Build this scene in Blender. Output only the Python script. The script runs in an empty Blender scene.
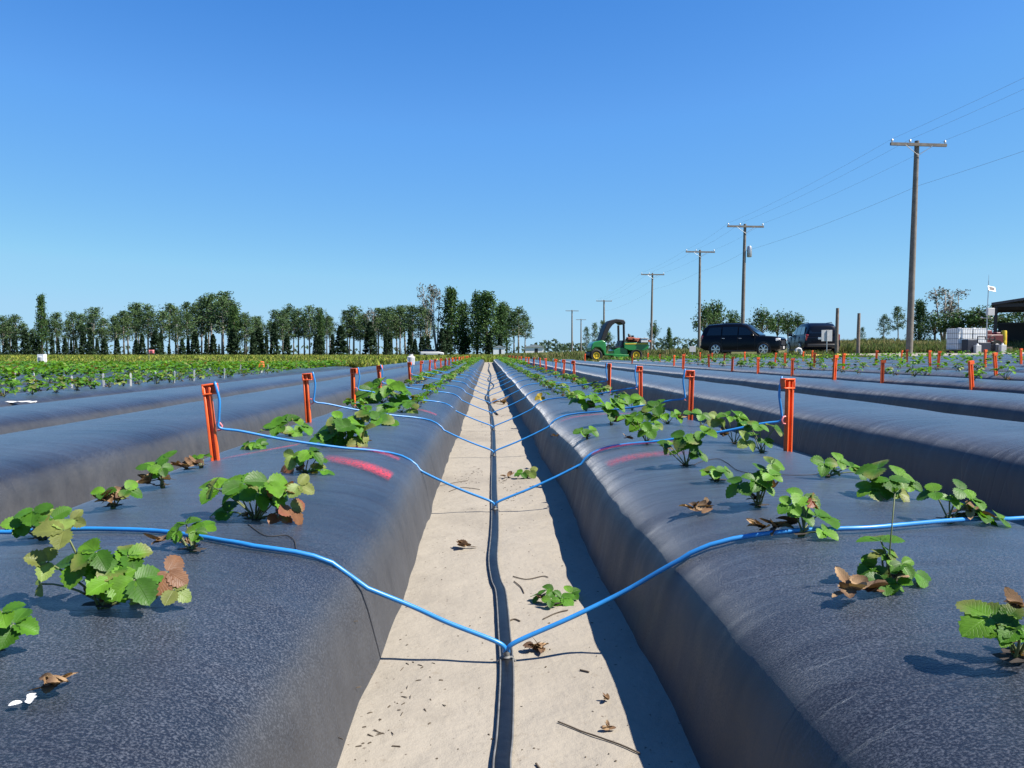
import bpy, math, random
from mathutils import Vector, Matrix, noise
R = math.radians
rnd = random.Random(7)
scene = bpy.context.scene
COL = scene.collection

# ------------------------------------------------------------------ camera
W, Hh, F = 1024, 768, 800.0
CAMZ = 0.56
cam_d = bpy.data.cameras.new('camera')
cam = bpy.data.objects.new('camera', cam_d)
COL.objects.link(cam)
cam_d.sensor_fit = 'HORIZONTAL'
cam_d.sensor_width = 36.0
cam_d.lens = 36.0 * F / W
cam_d.clip_start = 0.02
cam_d.clip_end = 9000
YAW = math.atan2(24, 800)
PITCH = math.atan2(30.5, 800)
cam.location = (0, 0, CAMZ)
cam.rotation_euler = (R(90) - PITCH, 0, -YAW)
scene.camera = cam
CM = Matrix.Rotation(-YAW, 3, 'Z') @ Matrix.Rotation(R(90) - PITCH, 3, 'X')


def ray(px, py):
    return CM @ Vector(((px - 512.0) / F, -(py - 384.0) / F, -1.0))


def XP(px, Y):
    d = ray(px, 353.5)
    return d.x / d.y * Y


def at_y(px, py, Y):
    d = ray(px, py)
    t = Y / d.y
    return Vector((d.x * t, Y, CAMZ + d.z * t))


# ------------------------------------------------------------------ terrain
def sstep(a, b, x):
    t = min(1.0, max(0.0, (x - a) / (b - a)))
    return t * t * (3 - 2 * t)


def g(X, Y):
    if X < -6:
        z = -0.084
    elif X < 5:
        z = 0.014 * X
    elif X < 22:
        z = 0.07 + 0.0195 * (X - 5)
    else:
        z = 0.4015 + 0.01 * min(X - 22, 40)
    z += 0.13 * sstep(34, 38, Y) * sstep(2, 6, X)
    z += 0.45 * sstep(53, 62, Y) * sstep(15, 26, X)
    if -.4 < X < .5 and -2 < Y < 14:
        z += .007 * (noise.noise(Vector((X * 5, Y * 3, 1))) - .1) + .003 * noise.noise(Vector((X * 14, Y * 11, 3)))
    return z


PROF = [(0.0, .228), (.1, .227), (.18, .2245), (.25, .219), (.305, .211), (.35, .199), (.382, .184), (.405, .165), (.421, .138), (.431, .10),
        (.441, .05), (.452, 0.0), (.462, -.03)]
CL, CR = -.655, .745


def prof(u):
    u = abs(u)
    for (a, za), (b, zb) in zip(PROF, PROF[1:]):
        if u <= b:
            return za + (zb - za) * (u - a) / (b - a)
    return -1


BEDS = []          # (centre x, y end)
for k in range(15):
    BEDS.append((CL - 1.31 * k, 48.0 if k < 3 else 25.0))
for k in range(14):
    BEDS.append((CR + 1.42 * k, 48.0 if k < 2 else (36.0 if k == 2 else (33.0 if k < 8 else 27.0))))


def surf(X, Y):
    z = g(X, Y)
    for c, ye in BEDS:
        if abs(X - c) < .458 and Y < ye:
            z = max(z, g(c, Y) + prof(X - c))
    return z


def hit(px, py):
    d = ray(px, py)
    t = 0.6
    while t < 200:
        p = Vector((d.x * t, d.y * t, CAMZ + d.z * t))
        if p.z <= surf(p.x, p.y):
            lo, hi = t * .985, t
            for _ in range(14):
                m = (lo + hi) / 2
                q = Vector((d.x * m, d.y * m, CAMZ + d.z * m))
                if q.z <= surf(q.x, q.y):
                    hi = m
                else:
                    lo = m
            q = Vector((d.x * hi, d.y * hi, CAMZ + d.z * hi))
            q.z = surf(q.x, q.y)
            return q
        t *= 1.006
    return Vector((d.x * t, d.y * t, 0))


# ------------------------------------------------------------------ materials
def new_mat(name):
    m = bpy.data.materials.new(name)
    m.use_nodes = True
    nt = m.node_tree
    return m, nt, nt.nodes['Principled BSDF']


def N(nt, t, **kw):
    n = nt.nodes.new(t)
    for k, v in kw.items():
        if k in n.inputs:
            n.inputs[k].default_value = v
        else:
            setattr(n, k, v)
    return n


def ramp(nt, fac, stops):
    r = nt.nodes.new('ShaderNodeValToRGB')
    el = r.color_ramp.elements
    while len(el) < len(stops):
        el.new(0.5)
    for e, (p, c) in zip(el, stops):
        e.position = p
        e.color = (*c, 1) if len(c) == 3 else c
    nt.links.new(fac, r.inputs[0])
    return r


def mixc(nt, fac, a, b, mode='MIX'):
    m = nt.nodes.new('ShaderNodeMix')
    m.data_type = 'RGBA'
    m.blend_type = mode
    for s, v in ((m.inputs[0], fac), (m.inputs[6], a), (m.inputs[7], b)):
        if hasattr(v, 'links'):
            nt.links.new(v, s)
        elif isinstance(v, (int, float)):
            s.default_value = v
        else:
            s.default_value = (*v, 1)
    return m.outputs[2]


def mathn(nt, op, a, b=0.0, clamp=False):
    m = nt.nodes.new('ShaderNodeMath')
    m.operation = op
    m.use_clamp = clamp
    for s, v in ((m.inputs[0], a), (m.inputs[1], b)):
        if hasattr(v, 'links'):
            nt.links.new(v, s)
        else:
            s.default_value = v
    return m.outputs[0]


def coords(nt, scale=(1, 1, 1), kind='Object'):
    tc = nt.nodes.new('ShaderNodeTexCoord')
    mp = nt.nodes.new('ShaderNodeMapping')
    mp.inputs['Scale'].default_value = scale
    nt.links.new(tc.outputs[kind], mp.inputs[0])
    return mp.outputs[0]


def noise_n(nt, vec, scale, detail=3, rough=.55):
    n = N(nt, 'ShaderNodeTexNoise', Scale=scale, Detail=detail, Roughness=rough)
    nt.links.new(vec, n.inputs['Vector'])
    return n.outputs[0]


def bump(nt, height, strength, dist, prev=None):
    b = N(nt, 'ShaderNodeBump', Strength=strength, Distance=dist)
    nt.links.new(height, b.inputs['Height'])
    if prev is not None:
        nt.links.new(prev, b.inputs['Normal'])
    return b.outputs[0]


K = .74


def simple(name, col, rough=.5, metal=0.0, var=.15, scale=8.0, bmp=0.0, coat=0.0, kind='Object'):
    if metal < .3:
        col = tuple(c * K for c in col)
    m, nt, p = new_mat(name)
    v = coords(nt, kind=kind)
    n = noise_n(nt, v, scale, 4)
    dark = tuple(c * (1 - var) for c in col)
    light = tuple(min(1, c * (1 + var)) for c in col)
    r = ramp(nt, n, [(.3, dark), (.7, light)])
    nt.links.new(r.outputs[0], p.inputs['Base Color'])
    p.inputs['Roughness'].default_value = rough
    p.inputs['Metallic'].default_value = metal
    p.inputs['Coat Weight'].default_value = coat
    p.inputs['Coat Roughness'].default_value = .05
    if bmp:
        nt.links.new(bump(nt, n, .5, bmp), p.inputs['Normal'])
    return m


def mat_plastic():
    m, nt, p = new_mat('black_plastic_mulch')
    L = nt.links
    v = coords(nt)
    spk = noise_n(nt, v, 330, 3.0, .65)
    patch = noise_n(nt, v, 2.6, 4)
    streak = noise_n(nt, coords(nt, (3, 7, 6)), 1.0, 5)
    spkm = ramp(nt, spk, [(.46, (0, 0, 0)), (.68, (1, 1, 1))])
    pm = ramp(nt, patch, [(.32, (.25,) * 3), (.68, (1,) * 3)])
    f = mathn(nt, 'MULTIPLY', spkm.outputs[0], pm.outputs[0])
    base = mixc(nt, f, (.004, .005, .009), (.082, .092, .112))
    fine = noise_n(nt, v, 900, 1)
    film = mathn(nt, 'MULTIPLY', mathn(nt, 'MULTIPLY', streak, patch), .50)
    film = mathn(nt, 'MULTIPLY', film, fine)
    base = mixc(nt, mathn(nt, 'MULTIPLY', film, 1.2), base, (.075, .082, .095))
    # sand splashed on the lower flanks
    geo = nt.nodes.new('ShaderNodeAttribute')
    geo.attribute_name = 'flank'
    fl = mathn(nt, 'MULTIPLY', geo.outputs['Fac'], ramp(nt, noise_n(nt, v, 14, 5), [(.25, (.45,) * 3), (.75, (1,) * 3)]).outputs[0])
    base = mixc(nt, mathn(nt, 'MULTIPLY', fl, .58), base, (.070, .070, .071))
    L.new(base, p.inputs['Base Color'])
    rr = mathn(nt, 'ADD', mathn(nt, 'MULTIPLY', spkm.outputs[0], .25), .30)
    rr = mathn(nt, 'ADD', rr, mathn(nt, 'MULTIPLY', fl, .3))
    L.new(rr, p.inputs['Roughness'])
    p.inputs['Specular IOR Level'].default_value = .40
    topm = mathn(nt, 'SUBTRACT', 1.0, geo.outputs['Fac'])
    L.new(mathn(nt, 'ADD', mathn(nt, 'MULTIPLY', topm, .42), .04), p.inputs['Sheen Weight'])
    p.inputs['Sheen Roughness'].default_value = .27
    p.inputs['Sheen Tint'].default_value = (.95, .97, 1, 1)
    wr = noise_n(nt, coords(nt, (2.0, 13, 3)), 1.0, 1.2, .5)
    b1 = bump(nt, wr, .30, .012)
    wr2 = N(nt, 'ShaderNodeTexNoise', Scale=3.2, Detail=1.6, Roughness=.5, Distortion=.8)
    L.new(coords(nt, (1.0, 2.6, 1.0)), wr2.inputs['Vector'])
    b2 = bump(nt, wr2.outputs[0], .35, .012, b1)
    cr = noise_n(nt, coords(nt, (1.6, 8.5, 1.6)), 1.0, 2.0, .5)
    crm = ramp(nt, cr, [(.455, (0,) * 3), (.5, (1,) * 3), (.515, (0,) * 3)]).outputs[0]
    crm = mathn(nt, 'MULTIPLY', crm, ramp(nt, noise_n(nt, v, 1.7, 2), [(.45, (0,) * 3), (.62, (1,) * 3)]).outputs[0])
    b2 = bump(nt, mathn(nt, 'SUBTRACT', 1.0, crm), .22, .004, b2)
    b3 = bump(nt, spk, .6, .0018, b2)
    L.new(mathn(nt, 'ADD', mathn(nt, 'MULTIPLY', topm, .5), .08), b3.node.inputs['Strength'])
    L.new(b3, p.inputs['Normal'])
    return m


def mat_ground():
    m, nt, p = new_mat('sandy_ground')
    L = nt.links
    v = coords(nt)
    n1 = noise_n(nt, v, 1.6, 5)
    n2 = noise_n(nt, v, 40, 5, .7)
    n3 = noise_n(nt, v, 420, 2)
    sand = ramp(nt, n1, [(.25, (.175, .154, .124)), (.45, (.245, .218, .174)), (.8, (.278, .249, .201))]).outputs[0]
    sand = mixc(nt, ramp(nt, n2, [(.2, (1,) * 3), (.42, (0,) * 3)]).outputs[0], sand, (.18, .15, .11))
    sand = mixc(nt, mathn(nt, 'MULTIPLY', n3, .3), sand, (.31, .275, .22))
    smudge = ramp(nt, noise_n(nt, v, 5.5, 6, .6), [(.60, (0,) * 3), (.78, (.5,) * 3)]).outputs[0]
    sand = mixc(nt, smudge, sand, (.115, .10, .082))
    crumbs = ramp(nt, noise_n(nt, v, 90, 3, .5), [(.70, (0,) * 3), (.74, (1,) * 3)]).outputs[0]
    sand = mixc(nt, mathn(nt, 'MULTIPLY', crumbs, .75), sand, (.07, .05, .035))
    a = nt.nodes.new('ShaderNodeAttribute')
    a.attribute_name = 'grassy'
    gm = mathn(nt, 'ADD', a.outputs['Fac'], mathn(nt, 'MULTIPLY', mathn(nt, 'SUBTRACT', noise_n(nt, v, .5, 5), .5), .9))
    gm = ramp(nt, gm, [(.4, (0,) * 3), (.6, (1,) * 3)]).outputs[0]
    gr = ramp(nt, noise_n(nt, v, .35, 6), [(.3, (.045, .065, .015)), (.5, (.085, .092, .027)), (.72, (.15, .13, .058))]).outputs[0]
    L.new(mixc(nt, gm, sand, gr), p.inputs['Base Color'])
    p.inputs['Roughness'].default_value = .95
    p.inputs['Specular IOR Level'].default_value = .15
    b = bump(nt, noise_n(nt, v, 7, 4, .55), .6, .02)
    b = bump(nt, n2, .5, .006, b)
    L.new(bump(nt, n3, .5, .0012, b), p.inputs['Normal'])
    return m


def mat_leaf(name, gloss=.46, transl=.34):
    m, nt, p = new_mat(name)
    L = nt.links
    a = nt.nodes.new('ShaderNodeAttribute')
    a.attribute_name = 'tint'
    uv = nt.nodes.new('ShaderNodeUVMap')
    sep = nt.nodes.new('ShaderNodeSeparateXYZ')
    L.new(uv.outputs[0], sep.inputs[0])
    au = mathn(nt, 'ABSOLUTE', mathn(nt, 'SUBTRACT', sep.outputs[0], .5))
    ph = mathn(nt, 'FRACT', mathn(nt, 'ADD', mathn(nt, 'MULTIPLY', sep.outputs[1], 9.0), mathn(nt, 'MULTIPLY', au, -6.0)))
    side = mathn(nt, 'ABSOLUTE', mathn(nt, 'SUBTRACT', ph, .5))
    vein = ramp(nt, side, [(.02, (1,) * 3), (.12, (0,) * 3)]).outputs[0]
    mid = ramp(nt, au, [(.012, (1,) * 3), (.04, (0,) * 3)]).outputs[0]
    vv = mathn(nt, 'MAXIMUM', vein, mid)
    nz = noise_n(nt, coords(nt), 45, 4)
    col = mixc(nt, 1.0, a.outputs['Color'], ramp(nt, nz, [(.3, (.72,) * 3), (.7, (1.25,) * 3)]).outputs[0], 'MULTIPLY')
    col = mixc(nt, mathn(nt, 'MULTIPLY', vv, .14), col, mixc(nt, 1.0, col, (1.7, 1.55, 1.6), 'MULTIPLY'))
    L.new(col, p.inputs['Base Color'])
    p.inputs['Roughness'].default_value = gloss
    p.inputs['Specular IOR Level'].default_value = .3
    h = mathn(nt, 'SUBTRACT', 1.0, vv)
    L.new(bump(nt, h, .35, .0012), p.inputs['Normal'])
    tr = nt.nodes.new('ShaderNodeBsdfTranslucent')
    L.new(mixc(nt, 1.0, col, (1.5, 1.45, .6), 'MULTIPLY'), tr.inputs[0])
    mx = nt.nodes.new('ShaderNodeMixShader')
    mx.inputs[0].default_value = transl
    L.new(p.outputs[0], mx.inputs[1])
    L.new(tr.outputs[0], mx.inputs[2])
    L.new(mx.outputs[0], nt.nodes['Material Output'].inputs[0])
    return m


def mat_tint(name, rough=.8, transl=.25):
    m, nt, p = new_mat(name)
    L = nt.links
    a = nt.nodes.new('ShaderNodeAttribute')
    a.attribute_name = 'tint'
    nz = noise_n(nt, coords(nt), 3.0, 3)
    col = mixc(nt, 1.0, a.outputs['Color'], ramp(nt, nz, [(.3, (.75,) * 3), (.7, (1.2,) * 3)]).outputs[0], 'MULTIPLY')
    L.new(col, p.inputs['Base Color'])
    p.inputs['Roughness'].default_value = rough
    p.inputs['Specular IOR Level'].default_value = .2
    tr = nt.nodes.new('ShaderNodeBsdfTranslucent')
    L.new(col, tr.inputs[0])
    mx = nt.nodes.new('ShaderNodeMixShader')
    mx.inputs[0].default_value = transl
    L.new(p.outputs[0], mx.inputs[1])
    L.new(tr.outputs[0], mx.inputs[2])
    L.new(mx.outputs[0], nt.nodes['Material Output'].inputs[0])
    return m


def mat_paint_mark(name='red_marking_paint', cover=.9):
    m, nt, p = new_mat(name)
    L = nt.links
    uv = nt.nodes.new('ShaderNodeUVMap')
    sep = nt.nodes.new('ShaderNodeSeparateXYZ')
    L.new(uv.outputs[0], sep.inputs[0])
    across = mathn(nt, 'MULTIPLY', mathn(nt, 'ABSOLUTE', mathn(nt, 'SUBTRACT', sep.outputs[1], .5)), 2.0)
    fade = ramp(nt, across, [(.15, (1,) * 3), (1.0, (0,) * 3)]).outputs[0]
    endf = ramp(nt, sep.outputs[0], [(0, (0,) * 3), (.15, (.4,) * 3), (.5, (.7,) * 3), (.7, (1,) * 3), (.97, (.9,) * 3), (1, (0,) * 3)]).outputs[0]
    nz = ramp(nt, noise_n(nt, coords(nt), 150, 6), [(.40, (.05,) * 3), (.58, (1,) * 3)]).outputs[0]
    al = mathn(nt, 'MULTIPLY', mathn(nt, 'MULTIPLY', fade, endf), nz)
    al = mathn(nt, 'MULTIPLY', al, cover)
    p.inputs['Base Color'].default_value = (.60, .028, .04, 1)
    p.inputs['Roughness'].default_value = .6
    L.new(al, p.inputs['Alpha'])
    return m


M = {}
M['plastic'] = mat_plastic()
M['ground'] = mat_ground()
M['leaf'] = mat_leaf('strawberry_leaf')
M['dead'] = mat_leaf('withered_leaf', .8, .12)
M['stem'] = simple('leaf_stem', (.13, .16, .05), .6)
M['stemred'] = simple('old_stem', (.12, .06, .035), .7)
M['foliage'] = mat_tint('tree_foliage', .75, .22)
M['grass'] = mat_tint('grass_blades', .8, .3)
M['bark'] = simple('bark', (.17, .135, .105), .9, var=.35, scale=3, bmp=.03)
M['barkpale'] = simple('pale_bark', (.32, .29, .25), .9, var=.3, scale=3, bmp=.03)
M['polewood'] = simple('pole_wood', (.21, .185, .155), .85, var=.25, scale=4, bmp=.01)
M['postwood'] = simple('post_wood', (.23, .18, .14), .9, var=.3, scale=6, bmp=.01)
M['orange'] = simple('orange_plastic', (.95, .135, .022), .45, var=.22, scale=14)
M['pinkplastic'] = simple('pink_plastic', (.8, .22, .22), .45, var=.06)
M['blue'] = simple('blue_tubing', (.030, .25, .62), .35, var=.1, scale=30)
M['hose'] = simple('black_hose', (.008, .009, .011), .38, var=.4, scale=60, bmp=.001)
M['hoseedge'] = simple('hose_edge', (.16, .16, .15), .6, var=.3, scale=60)
M['string'] = simple('dark_string', (.035, .03, .026), .8)
M['soil'] = simple('dark_bed_soil', (.035, .026, .02), .95, var=.5, scale=120, bmp=.003)
M['twig'] = simple('dry_twig', (.10, .075, .05), .9, var=.4, scale=90)
M['white'] = simple('white_plastic', (.66, .66, .64), .45, var=.05)
M['galv'] = simple('galvanised_steel', (.45, .46, .47), .4, metal=.7, var=.1)
M['darkgalv'] = simple('weathered_cage_steel', (.16, .165, .17), .6, metal=.4)
M['carpaint'] = simple('navy_car_paint', (.003, .004, .007), .3, var=.05, coat=.25)
M['carpaint2'] = simple('blue_black_car_paint', (.004, .007, .016), .3, var=.05, coat=.3)
M['carglass'] = simple('car_glass', (.006, .008, .011), .08, var=.1, coat=.3)
M['darktrim'] = simple('dark_trim', (.012, .012, .013), .5, var=.2)
M['rubber'] = simple('rubber', (.018, .017, .016), .8, var=.3, scale=20)
M['chrome'] = simple('silver_metal', (.6, .61, .62), .25, metal=.9, var=.05)
M['lamp'] = simple('lamp_lens', (.75, .77, .8), .1, var=.05, coat=1.0)
M['taillamp'] = simple('tail_lamp', (.35, .015, .015), .2, coat=1.0)
M['green'] = simple('green_machine_paint', (.02, .24, .045), .35, var=.08, coat=.5)
M['yellow'] = simple('yellow_paint', (.78, .55, .03), .4, var=.06)
M['blackcloth'] = simple('black_canopy', (.012, .012, .014), .6, var=.3)
M['rustcargo'] = simple('rust_red_cargo', (.32, .09, .05), .8, var=.5, scale=6)
M['tankwhite'] = simple('tank_plastic', (.95, .97, .97), .4, var=.06)
M['darkbox'] = simple('dark_blue_box', (.02, .025, .045), .5, var=.2)
M['roofmetal'] = simple('shed_roof', (.06, .06, .065), .5, metal=.3, var=.2)
M['solar'] = simple('solar_cells', (.07, .06, .07), .4, var=.1)
M['redmachine'] = simple('dark_red_paint', (.14, .02, .02), .5, var=.3, scale=3)
for k_ in ('carpaint', 'carpaint2', 'hose', 'solar'):
    b_ = M[k_].node_tree.nodes['Principled BSDF']
    b_.inputs['Specular IOR Level'].default_value = {'hose': .3, 'solar': .05}.get(k_, .15)
    b_.inputs['Coat Weight'].default_value = 0.0 if k_ in ('hose', 'solar') else .12
M['paint'] = mat_paint_mark()
M['faintpaint'] = mat_paint_mark('worn_red_marking_paint', .42)
M['insul'] = simple('insulator', (.75, .75, .74), .25, var=.04)
M['wire'] = simple('line_wire', (.30, .31, .33), .5)
M['paper'] = simple('white_scrap', (.75, .75, .72), .8)


# ------------------------------------------------------------------ mesh builder
class MB:
    def __init__(s):
        s.v = []; s.f = []; s.tint = []; s.uv = {}; s.fl = []; s.cur = (1, 1, 1)

    def add(s, verts, faces, uvs=None, tint=None):
        o = len(s.v)
        t = tint or s.cur
        for i, p in enumerate(verts):
            s.v.append(tuple(p))
            s.tint.append(t[i] if isinstance(t, list) else t)
            if uvs:
                s.uv[o + i] = uvs[i]
        s.f += [tuple(o + i for i in f) for f in faces]
        return o

    def box(s, c, size, rot=None, taper=1.0):
        x, y, z = (d / 2 for d in size)
        pts = []
        for sz in (-1, 1):
            k = taper if sz > 0 else 1.0
            pts += [Vector((a * x * k, b * y * k, sz * z)) for a, b in ((-1, -1), (1, -1), (1, 1), (-1, 1))]
        if rot is not None:
            pts = [rot @ p for p in pts]
        c = Vector(c)
        s.add([c + p for p in pts], [(3, 2, 1, 0), (4, 5, 6, 7), (0, 1, 5, 4), (1, 2, 6, 5), (2, 3, 7, 6), (3, 0, 4, 7)])

    def tube(s, pts, rad, n=8, caps=True):
        pts = [Vector(p) for p in pts]
        if not isinstance(rad, (list, tuple)):
            rad = [rad] * len(pts)
        vs, fs = [], []
        up = Vector((0, 0, 1))
        prev = None
        for i, p in enumerate(pts):
            d = (pts[min(i + 1, len(pts) - 1)] - pts[max(i - 1, 0)])
            d = d.normalized() if d.length > 1e-9 else Vector((0, 0, 1))
            if prev is None:
                a = d.cross(up)
                if a.length < .05:
                    a = d.cross(Vector((1, 0, 0)))
            else:
                a = prev - d * prev.dot(d)
            a.normalize()
            prev = a
            b = d.cross(a)
            for j in range(n):
                t = 2 * math.pi * j / n
                vs.append(p + (a * math.cos(t) + b * math.sin(t)) * rad[i])
        for i in range(len(pts) - 1):
            for j in range(n):
                k = (j + 1) % n
                fs.append((i * n + j, i * n + k, (i + 1) * n + k, (i + 1) * n + j))
        if caps:
            fs.append(tuple(range(n - 1, -1, -1)))
            fs.append(tuple((len(pts) - 1) * n + j for j in range(n)))
        s.add(vs, fs)

    def prism(s, outline, depth, frame):
        """outline 2-D points, extruded +-depth/2 along the frame's third axis"""
        n = len(outline)
        vs = [frame @ Vector((a, b, -depth / 2)) for a, b in outline] + [frame @ Vector((a, b, depth / 2)) for a, b in outline]
        fs = [tuple(range(n - 1, -1, -1)), tuple(range(n, 2 * n))]
        for i in range(n):
            j = (i + 1) % n
            fs.append((i, j, n + j, n + i))
        s.add(vs, fs)

    def lathe(s, prof2, frame, n=20, cap=True):
        """(radius, height) pairs revolved about the frame's z axis"""
        vs, fs = [], []
        for r_, h in prof2:
            for j in range(n):
                t = 2 * math.pi * j / n
                vs.append(frame @ Vector((r_ * math.cos(t), r_ * math.sin(t), h)))
        for i in range(len(prof2) - 1):
            for j in range(n):
                k = (j + 1) % n
                fs.append((i * n + j, i * n + k, (i + 1) * n + k, (i + 1) * n + j))
        if cap:
            fs.append(tuple(range(n - 1, -1, -1)))
            fs.append(tuple((len(prof2) - 1) * n + j for j in range(n)))
        s.add(vs, fs)

    def mesh(s, name, mat, smooth=True, auto=None):
        me = bpy.data.meshes.new(name)
        me.from_pydata(s.v, [], s.f)
        me.validate()
        if any(t != (1, 1, 1) for t in s.tint):
            at = me.attributes.new('tint', 'FLOAT_COLOR', 'POINT')
            flat = []
            for t in s.tint:
                flat += [t[0], t[1], t[2], 1.0]
            at.data.foreach_set('color', flat)
        if s.uv:
            ul = me.uv_layers.new(name='UVMap')
            vi = [0] * len(me.loops)
            me.loops.foreach_get('vertex_index', vi)
            flat = []
            for i in vi:
                flat += list(s.uv.get(i, (.5, .5)))
            ul.data.foreach_set('uv', flat)
        if s.fl:
            at = me.attributes.new(s.flname, 'FLOAT', 'POINT')
            at.data.foreach_set('value', s.fl)
        if smooth:
            me.polygons.foreach_set('use_smooth', [True] * len(me.polygons))
        if auto:
            me.set_sharp_from_angle(angle=R(auto))
        me.materials.append(M[mat] if isinstance(mat, str) else mat)
        return me

    def build(s, name, mat, parent=None, smooth=True, auto=40):
        o = bpy.data.objects.new(name, s.mesh(name, mat, smooth, auto if smooth else None))
        COL.objects.link(o)
        if parent is not None:
            o.parent = parent
        return o


def bevel(o, w=.01, seg=2):
    b = o.modifiers.new('bevel', 'BEVEL')
    b.width = w
    b.segments = seg
    b.limit_method = 'ANGLE'
    return o


def tag(o, label=None, cat=None, group=None, kind=None):
    if label: o['label'] = label
    if cat: o['category'] = cat
    if group: o['group'] = group
    if kind: o['kind'] = kind
    return o


def thing(name, label, cat, loc=(0, 0, 0), rz=0.0, group=None, scale=1.0):
    o = bpy.data.objects.new(name, None)
    o.empty_display_size = .1
    COL.objects.link(o)
    o.location = loc
    o.rotation_euler = (0, 0, rz)
    o.scale = (scale,) * 3
    return tag(o, label, cat, group)


def children(o):
    return list(o.children)


def copy_tree(o, parent=None):
    c = o.copy()
    COL.objects.link(c)
    if parent is not None:
        c.parent = parent
        c.matrix_parent_inverse = o.matrix_parent_inverse.copy()
    for ch in KIDS.get(o.name, []):
        copy_tree(ch, c)
    return c


KIDS = {}


def note_kids(o):
    KIDS[o.name] = [c for c in bpy.data.objects if c.parent == o]
    for c in KIDS[o.name]:
        note_kids(c)


ORD = ['first', 'second', 'third', 'fourth', 'fifth', 'sixth', 'seventh', 'eighth', 'ninth', 'tenth', 'eleventh', 'twelfth',
       'thirteenth', 'fourteenth', 'fifteenth', 'sixteenth', 'seventeenth', 'eighteenth', 'nineteenth', 'twentieth']

# ------------------------------------------------------------------ ground
def lines(spec):
    out = []
    for a, b, st in spec:
        n = max(1, int(round((b - a) / st)))
        out += [a + (b - a) * i / n for i in range(n)]
    out.append(spec[-1][1])
    return out


mb = MB()
xs = lines([(-3500, -400, 310), (-400, -60, 34), (-60, -8, 4), (-8, -.3, .55), (-.3, .4, .025), (.4, 8, .5), (8, 30, 1.0), (30, 80, 5),
            (80, 400, 40), (400, 3500, 310)])
ys = lines([(-60, -2, 10), (-2, 6, .035), (6, 14, .4), (14, 34, 1.0), (34, 66, .8), (66, 200, 12), (200, 700, 60), (700, 6000, 500)])
mb.flname = 'grassy'
for y in ys:
    for x in xs:
        z = g(x, y)
        mb.v.append((x, y, z))
        mb.tint.append((1, 1, 1))
        f = sstep(49.5, 53, y)
        if x > 3:
            f = max(f, sstep(33.5, 35, y) * (1 - sstep(17, 20, x)) * (1 - .9 * sstep(12, 14, x) * sstep(43, 45, y) * (1 - sstep(51, 53, y))))
            if 12 < x and 43 < y < 52:
                f = min(f, 1 - .9 * sstep(12, 16, x) * sstep(43, 44.5, y) * (1 - sstep(50, 52, y)))
        f = max(f, sstep(25.2, 26, y) * sstep(-3.6, -4.4, x), sstep(-23, -26, x), sstep(22, 24, x) * (1 - sstep(28, 30, y) * (1 - sstep(51, 53, y))))
        mb.fl.append(f)
nx = len(xs)
for j in range(len(ys) - 1):
    for i in range(nx - 1):
        a = j * nx + i
        mb.f.append((a, a + 1, a + nx + 1, a + nx))
gr = mb.build('ground', 'ground', auto=None)
tag(gr, 'pale sandy field soil turning into weedy grass', None, None, 'structure')

# ------------------------------------------------------------------ raised beds
bed_labels = {
    0: 'plastic covered planted bed with its sunlit flank along the sandy furrow',
    1: 'bare plastic covered bed between the sunlit bed and the leafy rows',
    2: 'second bare plastic covered bed, just before the leafy rows',
    15: 'plastic covered planted bed with its shaded flank along the sandy furrow',
    16: 'bare plastic covered bed just beyond the shaded planted bed',
    17: 'plastic covered bed second beyond the shaded planted bed, mostly bare',
}
side_us = [-.462, -.452, -.441, -.431, -.421, -.413, -.405, -.394, -.382, -.366, -.35, -.305, -.25, -.18, -.1, 0]
side_us += [-u for u in side_us[-2::-1]]
bed_objs = []
for bi, (c, ye) in enumerate(BEDS):
    k = bi if bi < 15 else bi - 15
    near = k == 0
    if near:
        yl = lines([(-1.0, .6, .1), (.6, 4, .02), (4, 8, .04), (8, 16, .12), (16, ye, .5)])
    elif k < 4:
        yl = lines([(-1.0, 2, .3), (2, 12, .09), (12, ye, .6)])
    else:
        yl = lines([(-1.0, ye, 1.0)])
    yl.append(ye + .12)
    mb = MB()
    mb.flname = 'flank'
    for y in yl:
        end = 1.0 if y <= ye else 0.0
        gc = g(c, y)
        for u in side_us:
            h = prof(u)
            if not end:
                h = min(h, -.03)
            wob = 0
            flank = sstep(.28, .44, abs(u))
            if end and k < 4:
                wob = .007 * noise.noise(Vector((c * 3 + u * 1.5, y * 1.1, 0)))
                wr = noise.noise(Vector((c * 7 + u * 2.5 + y * .8, y * 4.2, 4))) + .5 * noise.noise(Vector((c * 7 + u * 3.0 - y, y * 9.0, 9)))
                wob += .0045 * wr * (.35 + .65 * flank)
            x = c + u + (.020 * noise.noise(Vector((c, y * .8, 7 if u < 0 else 8))) * sstep(.3, .45, abs(u)) + (wob * 1.2 if u > 0 else -wob * 1.2) * flank if abs(u) > .3 and k < 4 else 0)
            mb.v.append((x, y, gc + h + wob * (1 if abs(u) < .448 else 0)))
            mb.tint.append((1, 1, 1))
            mb.fl.append(sstep(.375, .428, abs(u)))
    nu = len(side_us)
    for j in range(len(yl) - 1):
        for i in range(nu - 1):
            a = j * nu + i
            mb.f.append((a, a + 1, a + nu + 1, a + nu))
    o = mb.build('plastic_mulch_bed', 'plastic', auto=None)
    if bi in bed_labels:
        lab, grp = bed_labels[bi], None
    elif bi < 15:
        lab, grp = 'plastic covered bed carrying leafy rows on the pine tree side', 'leafy beds towards the pine trees'
    else:
        lab, grp = 'plastic covered bed of sparse plants on the parked car side', 'sparse beds towards the parked cars'
    tag(o, lab, 'raised bed', grp)
    bed_objs.append(o)
BL, BR = bed_objs[0], bed_objs[15]


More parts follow.
